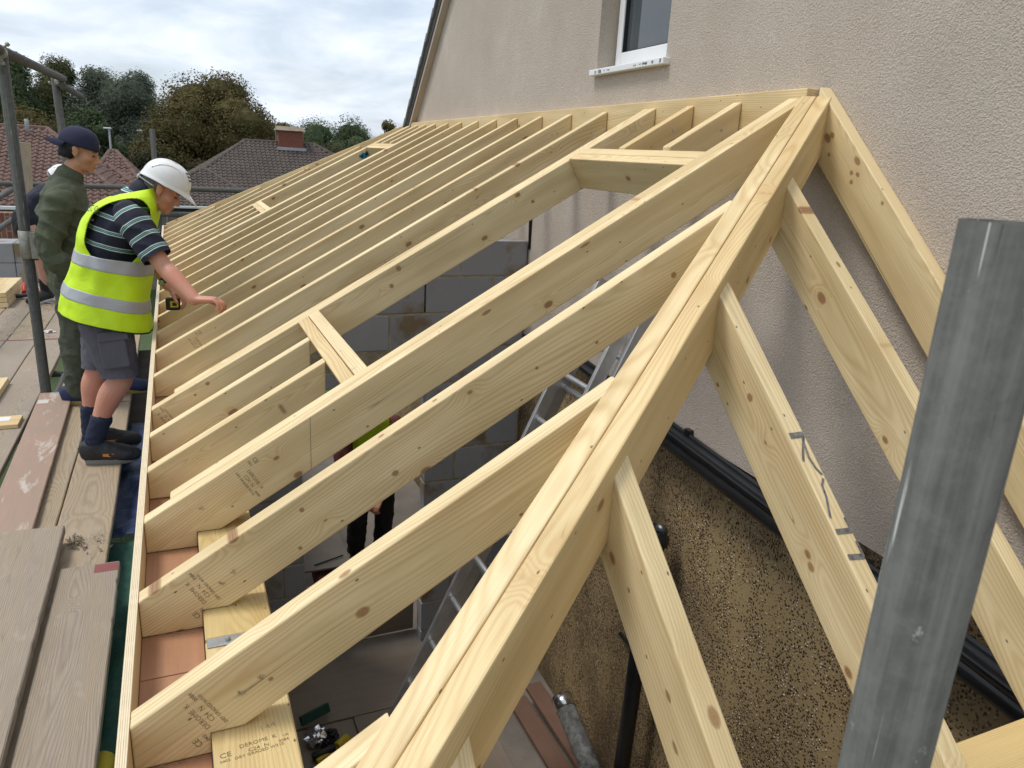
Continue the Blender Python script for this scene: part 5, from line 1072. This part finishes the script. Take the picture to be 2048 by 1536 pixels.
for i in range(nr):
    for k in range(npi): F.append((i*npi+k, (i+1)*npi+k, (i+1)*npi+(k+1) % npi, i*npi+(k+1) % npi))
cap = mobj('cap', V, F, 'navy_cap', p2, smooth=True); cap.matrix_basis = world(p2).inverted(); cap.modifiers.new('s', 'SOLIDIFY').thickness = .003; tag(cap, 'dark blue baseball cap turned backwards')
V = []; F = []
for i in range(9):
    for k in range(25):
        a = pi-1.05+2.1*k/24; f_ = i/8; v_ = Vector((.113*cos(a), .091*sin(a), -.010)); e_ = .075*f_*max(0, cos((a-pi)*1.35))**.7; v_ += Vector((-e_, 0, -.020*f_-.022*f_*(sin(a)**2))); V.append(w3b(ctr+v_))
for i in range(8):
    for k in range(24): b_ = i*25+k; F.append((b_, b_+1, b_+26, b_+25))
o = mobj('cap_brim', V, F, 'navy_cap', cap, smooth=True); o.matrix_basis = world(cap).inverted(); o.modifiers.new('s', 'SOLIDIFY').thickness = .004
Be = Blob(); Be.ell(w3b(ctr+Vector((0, 0, .104))), (.008, .008, .005), M3b, 8, 6); o = mobj('cap_button', Be.V, Be.F, 'navy_cap', cap); o.matrix_basis = world(cap).inverted()
eyes(p2, w3b, M3b)

# ---- third man, crouched behind the jacket, and the man below in the doorway
def figure(base, label, pose, mats, vox=.010, extra=None):
    p = thing('person', label, 'person', base); B = Blob(); b0 = Vector(base); P = {k: b0+Vector(v) for k, v in pose.items()}
    sd_ = Vector(pose.get('side', (0, 1, 0)))
    B.tube([tuple(P['pelvis'])+(.15, .11), tuple(P['pelvis'].lerp(P['chest'], .5))+(.145, .105), tuple(P['chest'])+(.17, .11), tuple(P['neck'])+(.10, .07)], side=sd_); B.tube([tuple(P['neck'])+(.06,), tuple(P['head']-Vector((0, 0, .06)))+(.055,)], side=sd_)
    dv = (P['face']-P['head']).normalized(); yaw_ = atan2(dv.y, dv.x); Mx, wx = head(B, P['head'], -math.asin(max(-1, min(1, dv.z))), yaw_)
    for s in 'rl':
        B.tube([tuple(P['hip_'+s])+(.085,), tuple(P['knee_'+s])+(.055,), tuple(P['ankle_'+s])+(.036,)], side=sd_); B.tube([tuple(P['ankle_'+s]+Vector((0, 0, -.03)))+(.03, .026), tuple(P['toe_'+s])+(.035, .02)], side=sd_)
        B.tube([tuple(P['sh_'+s])+(.052,), tuple(P['el_'+s])+(.042,), tuple(P['wr_'+s])+(.027,)], side=sd_); hand(B, P['wr_'+s], P['wr_'+s]-P['el_'+s], (0, 0, -1) if abs((P['wr_'+s]-P['el_'+s]).normalized().z) < .8 else dv, .5, 1 if s == 'l' else -1)
    B.solid('body', mats['skin'], p, .007, 3)
    Bs = Blob(); Bs.tube([tuple(P['pelvis'])+(.178, .135), tuple(P['pelvis'].lerp(P['chest'], .5))+(.175, .132), tuple(P['chest'])+(.195, .135), tuple(P['neck'])+(.10, .08)], side=sd_, seg=20)
    for s in 'rl':
        sp_ = [tuple(P['sh_'+s])+(.072,), tuple(P['sh_'+s].lerp(P['el_'+s], mats.get('sleeve', .7)))+(.066,)]
        if mats.get('sleeve', .7) > .95: sp_.append(tuple(P['el_'+s].lerp(P['wr_'+s], .85))+(.05,))
        Bs.tube(sp_, side=sd_)
    Bs.solid('shirt', mats['shirt'], p, vox, 2, .014, 8, 3)
    Bt = Blob(); Bt.tube([tuple(P['pelvis']+Vector((0, 0, .04)))+(.17, .125), tuple(P['pelvis']-Vector((0, 0, .08)))+(.17, .125)], side=sd_, seg=18)
    for s in 'rl':
        f_ = mats['leg']; a, k_, e = P['hip_'+s], P['knee_'+s], P['ankle_'+s]; pts_ = [tuple(a)+(.105,), tuple(k_)+(.084,)] + ([tuple(k_.lerp(e, f_-1))+(.07,)] if f_ > 1 else [])
        if f_ <= 1: pts_[-1] = tuple(a.lerp(k_, f_))+(.088,)
        Bt.tube(pts_, side=sd_, seg=16)
        Bk = Blob(); Bk.tube([tuple(e+(k_-e).normalized()*.14)+(.043,), tuple(e)+(.042,)], side=sd_, seg=12); Bk.solid('sock', mats['sock'], p, vox, 1)
        t_ = P['toe_'+s]; hl = Vector((e.x, e.y, b0.z+.001)); d_ = Vector((t_.x-e.x, t_.y-e.y, 0)).normalized(); shoe('shoe', e, hl-d_*.065, hl+d_*.215, mats['shoe'], mats['sole'], p)
    Bt.solid('trousers' if mats['leg'] > 1 else 'shorts', mats['trousers'], p, vox, 2, .014, 8, 9)
    return p, P, Mx, wx
p3, P, M3c, w3c = figure((-1.14, 9.02, ZS), 'bare legged man in black trainers, mostly hidden behind the olive jacket', dict(pelvis=(-.06, .0, .80), chest=(.10, .05, 1.02), neck=(.19, .08, 1.12), head=(.235, .09, 1.20), face=(.31, .06, 1.12), side=(.3, 1, 0), hip_r=(-.06, -.10, .78), knee_r=(.02, -.10, .46), ankle_r=(.02, -.06, .10), toe_r=(-.08, -.20, .03), hip_l=(-.04, .10, .78), knee_l=(.12, .14, .46), ankle_l=(.13, .20, .10), toe_l=(.28, .16, .03), sh_r=(.05, -.14, 1.04), el_r=(-.02, -.17, .80), wr_r=(.08, -.20, .62), sh_l=(.16, .25, 1.04), el_l=(.28, .26, .82), wr_l=(.42, .2, .72)), dict(skin='skin_pale', shirt='navy_cloth', trousers='black_cloth', leg=.86, sock='black_cloth', shoe='shoe_black', sole='sole_white', sleeve=.9))
tag(hardhat(p3, w3c, M3c, None), 'white hard hat peeking out')
p4_, P, M3d, w3d = figure((1.36, 5.62, -2.355), 'workman in a yellow vest stooping in the dark doorway below the rafters', dict(pelvis=(.10, .10, .92), chest=(.08, -.02, 1.22), neck=(.06, -.14, 1.36), head=(.05, -.20, 1.45), face=(.02, -.29, 1.39), side=(1, 0, 0), hip_r=(.0, .1, .90), knee_r=(-.02, .02, .48), ankle_r=(-.02, .10, .10), toe_r=(-.04, -.05, .03), hip_l=(.20, .1, .90), knee_l=(.20, .02, .48), ankle_l=(.20, .10, .10), toe_l=(.2, -.05, .03), sh_r=(-.11, -.06, 1.28), el_r=(-.17, -.16, 1.0), wr_r=(-.02, -.25, .78), sh_l=(.26, -.06, 1.28), el_l=(.28, -.16, 1.0), wr_l=(.10, -.28, .76)), dict(skin='skin_ruddy', shirt='dark_red', trousers='black_cloth', leg=1.9, sock='black_cloth', shoe='shoe_black', sole='sole_grey', sleeve=.99))
VR4 = [(1.46, 5.70, -1.50, .19, .16, 0), (1.45, 5.65, -1.28, .20, .165, 0), (1.44, 5.58, -1.12, .205, .155, 0), (1.43, 5.52, -1.03, .17, .12, 0), (1.42, 5.47, -.985, .11, .085, 0)]
def arm4(t, a): c = a % (2*pi); d1 = min(abs(c), abs(c-pi), abs(c-2*pi)); s_ = (t-.68)/.26; return abs(s_) < 1 and d1 < .9*sqrt(max(0, 1-s_*s_))
v4 = vest(p4_, VR4, 'hivis', 'hi_vis_vest', hole=arm4, seg=64, nrow=40)
Bh = Blob(); Bh.ell(w3d((-.02, 0, .04)), (.096, .079, .09), M3d); Bh.solid('hair', 'hair_black', p4_, .008, 1)
# ================================================================== BACKGROUND
def tiled_face(poly, mat, parent, name='roof_tiles', tw=.17, th_=.19, seed=0):
    """rows of small rolled tiles laid on a roof plane given by its 3D outline (first edge = eaves)"""
    P = [Vector(p) for p in poly]; X = (P[1]-P[0]).normalized(); N = X.cross(P[2]-P[0]).normalized()
    if N.z < 0: N = -N
    Yv = N.cross(X);
    if Yv.z < 0: Yv = -Yv
    q = [((p-P[0]).dot(X), (p-P[0]).dot(Yv)) for p in P]; V = []; F = []
    def inside(x, y):
        c = False; j = len(q)-1
        for i in range(len(q)):
            if (q[i][1] > y) != (q[j][1] > y) and x < (q[j][0]-q[i][0])*(y-q[i][1])/(q[j][1]-q[i][1])+q[i][0]: c = not c
            j = i
        return c
    x0, x1 = min(a for a, b_ in q), max(a for a, b_ in q); h = max(b_ for a, b_ in q); rn = random.Random(seed)
    for j in range(int(h/th_)+1):
        for i in range(int((x1-x0)/tw)+1):
            cx, cy = x0+(i+.5)*tw, (j+.5)*th_
            if not inside(cx, cy): continue
            k = len(V); lift = rn.uniform(0, .006)
            for (yy, zb) in ((-.55*th_, .034), (.55*th_, .010)):
                for (xx, zz2) in ((-.5, 0), (-.18, .0), (.0, .034), (.2, .040), (.38, .022), (.5, 0)): V.append(P[0]+X*(cx+xx*tw)+Yv*(cy+yy)+N*(zb+zz2+lift))
            for a in range(5): F.append((k+a, k+a+1, k+a+7, k+a+6))
            k2 = len(V)
            for (xx, zz2) in ((-.5, 0), (-.18, .0), (.0, .034), (.2, .040), (.38, .022), (.5, 0)): V.append(P[0]+X*(cx+xx*tw)+Yv*(cy-.55*th_)+N*(zz2*.2))
            for a in range(5): F.append((k2+a, k2+a+1, k+a+1, k+a))
    o = mobj(name, V, F, mat, parent); o.matrix_basis = world(parent).inverted(); o['kind'] = 'stuff'; return o
def ridge(P, Q, mat, parent, r=.085):
    P, Q = Vector(P), Vector(Q); n = max(2, int((Q-P).length/.34))
    for i in range(n):
        a, b_ = P.lerp(Q, i/n), P.lerp(Q, (i+1)/n); V, F = cyl_data(a, b_+(b_-a)*.08, r, 8, r*.9, True); o = mobj('ridge_tile', V, F, mat, parent); o.matrix_basis = world(parent).inverted()
def hip_roof(parent, x0, x1, y0, y1, ze, zr, rx0, rx1, ry, tmat, seed=0, faces='FLR'):
    A, B_, C_, D_ = (x0, y0, ze), (x1, y0, ze), (x1, y1, ze), (x0, y1, ze); R0, R1 = (rx0, ry, zr), (rx1, ry, zr)
    o = mobj('roof', [A, B_, C_, D_, R0, R1], [(0, 1, 5, 4), (1, 2, 5), (2, 3, 4, 5), (3, 0, 4), (3, 2, 1, 0)], 'fascia_dark', parent); o.matrix_basis = world(parent).inverted()
    if 'F' in faces: tiled_face([A, B_, R1, R0], tmat, o, seed=seed)
    if 'R' in faces: tiled_face([B_, C_, R1], tmat, o, seed=seed+1)
    if 'L' in faces: tiled_face([D_, A, R0], tmat, o, seed=seed+2)
    ridge(R0, R1, tmat, o); ridge(A, R0, tmat, o)
    if 'R' in faces: ridge(B_, R1, tmat, o)
    return o
def pane_window(parent, x0, x1, z0, z1, y):
    w_ = box('window', (x0, y-.05, z0), (x1, y, z1), 'white_paint', parent, .005); n = max(1, round((x1-x0)/.6)); fr_ = .05; wd = (x1-x0-fr_*(n+1))/n
    for i in range(n): a = x0+fr_+i*(wd+fr_); box('pane', (a, y-.058, z0+.06), (a+wd, y-.046, z1-.06), 'dark_glass', w_, 0)
# house with the dark roof and brick chimney
G = -3.6
hm = thing('house', 'bungalow with a dark brown hipped tile roof and a brick chimney', 'house', (4, 33, G))
hip_roof(hm, -.35, 9.3, 29.6, 36.5, -1.12, 1.02, 2.85, 5.55, 33.0, 'tile_dark', 5)
hip_roof(hm, -.95, 3.0, 27.4, 31.5, -1.12, -.05, 1.0, 1.25, 29.6, 'tile_dark', 9)
box('wall', (-.1, 29.9, G), (9.0, 36.2, -1.12), 'house_wall', hm, 0); box('wall', (-.7, 27.7, G), (2.75, 29.9, -1.12), 'house_wall', hm, 0)
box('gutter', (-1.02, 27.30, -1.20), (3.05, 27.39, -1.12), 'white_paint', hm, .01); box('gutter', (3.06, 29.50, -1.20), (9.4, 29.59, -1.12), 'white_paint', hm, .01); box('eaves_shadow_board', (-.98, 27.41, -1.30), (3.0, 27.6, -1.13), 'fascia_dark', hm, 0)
pane_window(hm, .25, 1.6, -2.5, -1.38, 27.7); pane_window(hm, 2.0, 2.6, -2.6, -1.4, 27.7); pane_window(hm, 4.2, 6.2, -2.6, -1.45, 29.9)
ch = bpy.data.objects.new('chimney', None); link(ch, hm); ch.location = Vector((4.6, 33, .9))-hm.location
zrow = .80; r_ = 0
while zrow < 1.50:
    n = 4
    for i in range(n+1):
        a = 4.10+.235*(i-.5*(r_ % 2)); b_ = min(a+.225, 5.04); a = max(a, 4.10)
        if b_-a > .03: box('brick', (a, 32.55, zrow), (b_, 32.66, zrow+.065), 'chimney_brick', ch, .004)
    zrow += .075; r_ += 1
box('mortar_core', (4.11, 32.57, .7), (5.03, 33.3, 1.50), 'mortar', ch, 0); box('side_course', (5.025, 32.67, .8), (5.045, 33.3, 1.5), 'chimney_brick', ch, .0); box('side_course', (4.095, 32.67, .8), (4.115, 33.3, 1.5), 'chimney_brick', ch, 0)
V = [(4.0, 32.45, 1.50), (5.14, 32.45, 1.50), (5.14, 33.4, 1.50), (4.0, 33.4, 1.50), (4.1, 32.62, 1.66), (5.04, 32.62, 1.66), (5.04, 33.25, 1.66), (4.1, 33.25, 1.66)]; o = mobj('chimney_cap', V, [(0, 1, 5, 4), (1, 2, 6, 5), (2, 3, 7, 6), (3, 0, 4, 7), (4, 5, 6, 7), (3, 2, 1, 0)], 'clay_pot', ch); o.matrix_basis = world(ch).inverted()
box('lead_flashing', (4.02, 32.44, .74), (5.14, 32.53, .86), 'lead', ch, .01)
tube('aerial', (4.0, 32.7, 1.1), (4.0, 32.7, 1.95), .015, 'lead', hm, 6); tube('aerial', (5.1, 32.9, 1.2), (5.1, 32.9, 1.98), .012, 'lead', hm, 6)
# red tiled houses on the left
hl_ = thing('house', 'house with a red brown tiled hip roof behind the left scaffold pole', 'house', (-5, 25, G))
hip_roof(hl_, -7.4, -.85, 22.6, 29.4, -.86, 1.02, -4.3, -3.02, 26.0, 'tile_red', 21)
box('wall', (-7.1, 22.9, G), (-1.1, 29.1, -.86), 'house_wall', hl_, 0); box('gutter', (-7.5, 22.5, -.95), (-.8, 22.6, -.86), 'white_paint', hl_, .01); pane_window(hl_, -5.0, -3.4, -2.2, -1.2, 22.9)
tube('aerial', (-3.45, 25.6, .9), (-3.45, 25.6, 1.25), .05, 'lead', hl_, 8)
hw_ = thing('house', 'small red tiled hip roof just right of the blue cap', 'house', (-.6, 29.5, G))
hip_roof(hw_, -2.6, -.45, 27.6, 33.5, -.95, .42, -1.75, -1.55, 30.0, 'tile_red', 31); hip_roof(hw_, -2.35, -.3, 25.6, 29.0, -.92, .02, -1.75, -1.65, 27.4, 'tile_red', 37)
box('wall', (-2.4, 27.9, G), (-.7, 33.2, -.95), 'house_wall', hw_, 0); box('wall', (-2.2, 25.9, G), (-.5, 27.9, -.93), 'house_wall', hw_, 0)
# brick garden wall and hedges
o = box('garden_wall', (-4.2, 14.4, -2.95), (-1.95, 14.62, -.30), 'brick', None, .004); tag(o, 'orange brick wall seen past the left scaffold pole', 'wall')
# ---------------------------------------------------------------- trees
def tree(label, x, y, ztop, width, mat, n, seed, lobes=14, leaf=.22, flat=1.0, base=G, trunk='bark', dens=1.0, spiky=0, group='trees along the skyline', zlow=None, limbs=True):
    t = thing('tree', label, 'tree', (x, y, base), group); rn = random.Random(seed); h = ztop-base; zl = base+h*.22 if zlow is None else zlow; zc = (ztop+zl)/2; rz = (ztop-zl)/2; rx = width/2
    L_ = []
    for i in range(lobes):
        for _ in range(60):
            u_, v_, w_ = rn.uniform(-1, 1), rn.uniform(-1, 1), rn.uniform(-1, 1)
            if u_*u_+v_*v_+w_*w_ < 1: break
        sh = 1-(.45*max(0, w_) if not spiky else .35*max(0, w_)); rr = rx*rn.uniform(.26, .46)
        L_.append((Vector((x+u_*(rx-rr*.75)*sh, y+v_*(rx-rr*.75)*sh, zc+w_*(rz-rr*.55))), rr*rn.uniform(.85, 1.15), rr*rn.uniform(.7, 1.0)*(1.5 if spiky else 1)))
    L_.append((Vector((x, y, ztop-rx*.30)), rx*.36, rx*.31)); L_.append((Vector((x, y, zc)), rx*.62, rz*.62))
    hull = Blob(); tot = sum(a[1]**2 for a in L_)
    for (c, ra, rb) in L_: hull.ell(c, (ra*.62, ra*.62, rb*.62), None, 10, 7)  # solid cores added inside the crown to block light between the leaves
    V = [v+Vector((noise.noise(v*2), noise.noise(v*2+Vector((9, 0, 0))), noise.noise(v*2+Vector((0, 9, 0)))))*leaf*1.2 for v in hull.V]; F = list(hull.F)
    for (c, ra, rb) in L_:
        m = int(n*ra*ra/tot)
        for i in range(m):
            d = Vector((rn.gauss(0, 1), rn.gauss(0, 1), rn.gauss(0, 1))).normalized(); k_ = rn.uniform(.66, 1.03)
            if rn.random() < .05: k_ = rn.uniform(1.04, 1.16)
            P = c+Vector((d.x*ra, d.y*ra, d.z*rb))*k_
            nn_ = noise.noise(P*.9+Vector((seed, 0, 0)))
            if nn_ < -.33 and rn.random() < .7: continue
            s = leaf*rn.uniform(.55, 1.25); nd = (d+Vector((rn.uniform(-.8, .8), rn.uniform(-.8, .8), rn.uniform(-.3, .9)))).normalized(); A = nd.orthogonal().normalized(); A = Matrix.Rotation(rn.uniform(0, 6.28), 3, nd) @ A; Bv = nd.cross(A); k = len(V)
            if spiky: V += [P-A*s*.9, P+Bv*s*.28+nd*s*.1, P+A*s*.9, P-Bv*s*.28+nd*s*.1]
            else: V += [P-A*s*.62, P+Bv*s*.42+nd*s*.12, P+A*s*.62, P-Bv*s*.42+nd*s*.12]
            F.append((k, k+1, k+2, k+3))
    o = mobj('crown', V, F, mat, t); o.matrix_basis = world(t).inverted()
    V, F = cyl_data((x, y, base), (x, y, zc), rx*.075+.06, 10, rx*.045+.03)
    if limbs:
        for i in range(9):
            c, ra, rb = L_[rn.randrange(len(L_)-1)]; st_ = Vector((x, y, rn.uniform(base+h*.25, zc))); mid_ = st_.lerp(c, .5)+Vector((0, 0, .1*h*.3)); cyl_data(st_, mid_, .05+rx*.02, 6, .035+rx*.01, False, V, F); cyl_data(mid_, c+Vector((0, 0, rb*.5)), .035+rx*.01, 6, .012, False, V, F)
    o = mobj('trunk', V, F, trunk, t, smooth=True); o.matrix_basis = world(t).inverted()
    return t
tree('big rust tinged round tree towering behind the dark roof', 2.95, 50, 4.85, 8.8, 'leaf_rust', 83700, 1, 46, .125, zlow=-3.4)
tree('lower left shoulder of rust tinged foliage beside the big round tree', -.25, 47.5, 1.9, 4.6, 'leaf_rust', 27000, 2, 20, .12, zlow=-3.4)
tree('rust tinged tree filling the gap right of the chimney', 6.6, 52, 2.25, 4.6, 'leaf_rust', 24300, 3, 16, .125, zlow=-3.4)
tree('feathery grey green tree with bare pale stems right of the blue cap', -1.5, 58, 5.0, 5.6, 'leaf_silver', 43740, 4, 26, .125, spiky=1, trunk='bark_pale', zlow=-3.4)
tree('tall silvery green tree above the blue cap', -4.2, 60, 5.2, 5.4, 'leaf_silver', 43740, 5, 26, .125, spiky=1, zlow=-3.4)
tree('slim dark green tree between the silvery ones', -2.7, 63, 4.6, 4.6, 'leaf_green', 32805, 6, 20, .125, spiky=1, zlow=-3.4)
tree('yellowish green tree top left of the silvery trees', -6.2, 61, 5.35, 5.4, 'leaf_yellow', 40095, 7, 22, .125, spiky=1, zlow=-3.4)
tree('dark green pointed tree behind the top guard rail', -8.4, 58, 5.5, 5.4, 'leaf_green', 40095, 8, 22, .125, spiky=1, zlow=-3.4)
tree('dark green tree at the left edge of the skyline', -10.3, 57, 6.0, 5.4, 'leaf_green', 36450, 9, 20, .125, spiky=1, zlow=-3.4)
tree('brown leaved tree behind the left scaffold pole', -6.3, 45, 2.15, 5.0, 'leaf_rust', 32400, 10, 24, .115, zlow=-3.2)
tree('dark green tree behind the second pole', -4.0, 52, 2.4, 4.2, 'leaf_green', 27000, 11, 20, .12, zlow=-3.2)
tree('small brown bush below the feathery tree', -1.0, 44, .45, 3.8, 'leaf_bush', 21600, 12, 16, .11, zlow=-3.4)
tree('brown hedge like tree behind the white hard hat', 1.4, 43, .05, 3.6, 'leaf_bush', 21600, 13, 16, .11, zlow=-3.4)
tree('loose green tree right of the chimney', 9.7, 56, 2.75, 7.4, 'leaf_green', 32400, 14, 24, .125, spiky=1, zlow=-3)
tree('second loose green tree near the edge of the beige house', 12.4, 57, 2.5, 6.6, 'leaf_green', 24300, 15, 18, .125, spiky=1, zlow=-3)
tree('green bush below the loose trees', 9.4, 50, 1.15, 6.4, 'leaf_bush', 29700, 16, 22, .12, zlow=-3.2)
tree('small round brown tree against the sky beside the beige gable', 14.1, 54, 3.0, 2.9, 'leaf_rust', 18900, 17, 16, .11, zlow=-1.5)
tree('low dark tree under the small round tree', 13.0, 52, 1.5, 6.0, 'leaf_bush', 18900, 18, 16, .12, zlow=-3)
for i, (x, y, zt) in enumerate(((-2.95, 50, 1.25), (-1.28, 50, 1.22))):
    l = thing('street_lamp', ['pale street lamp post just right of the blue cap', 'pale street lamp post above the hard hat, nearer the big tree'][i], 'street lamp', (x, y, G), 'street lamps among the trees'); tube('post', (x, y, G), (x, y, zt), .055, 'lead', l, 8); box('lamp_head', (x-.28, y-.08, zt), (x+.12, y+.08, zt+.09), 'white_paint', l, .02)
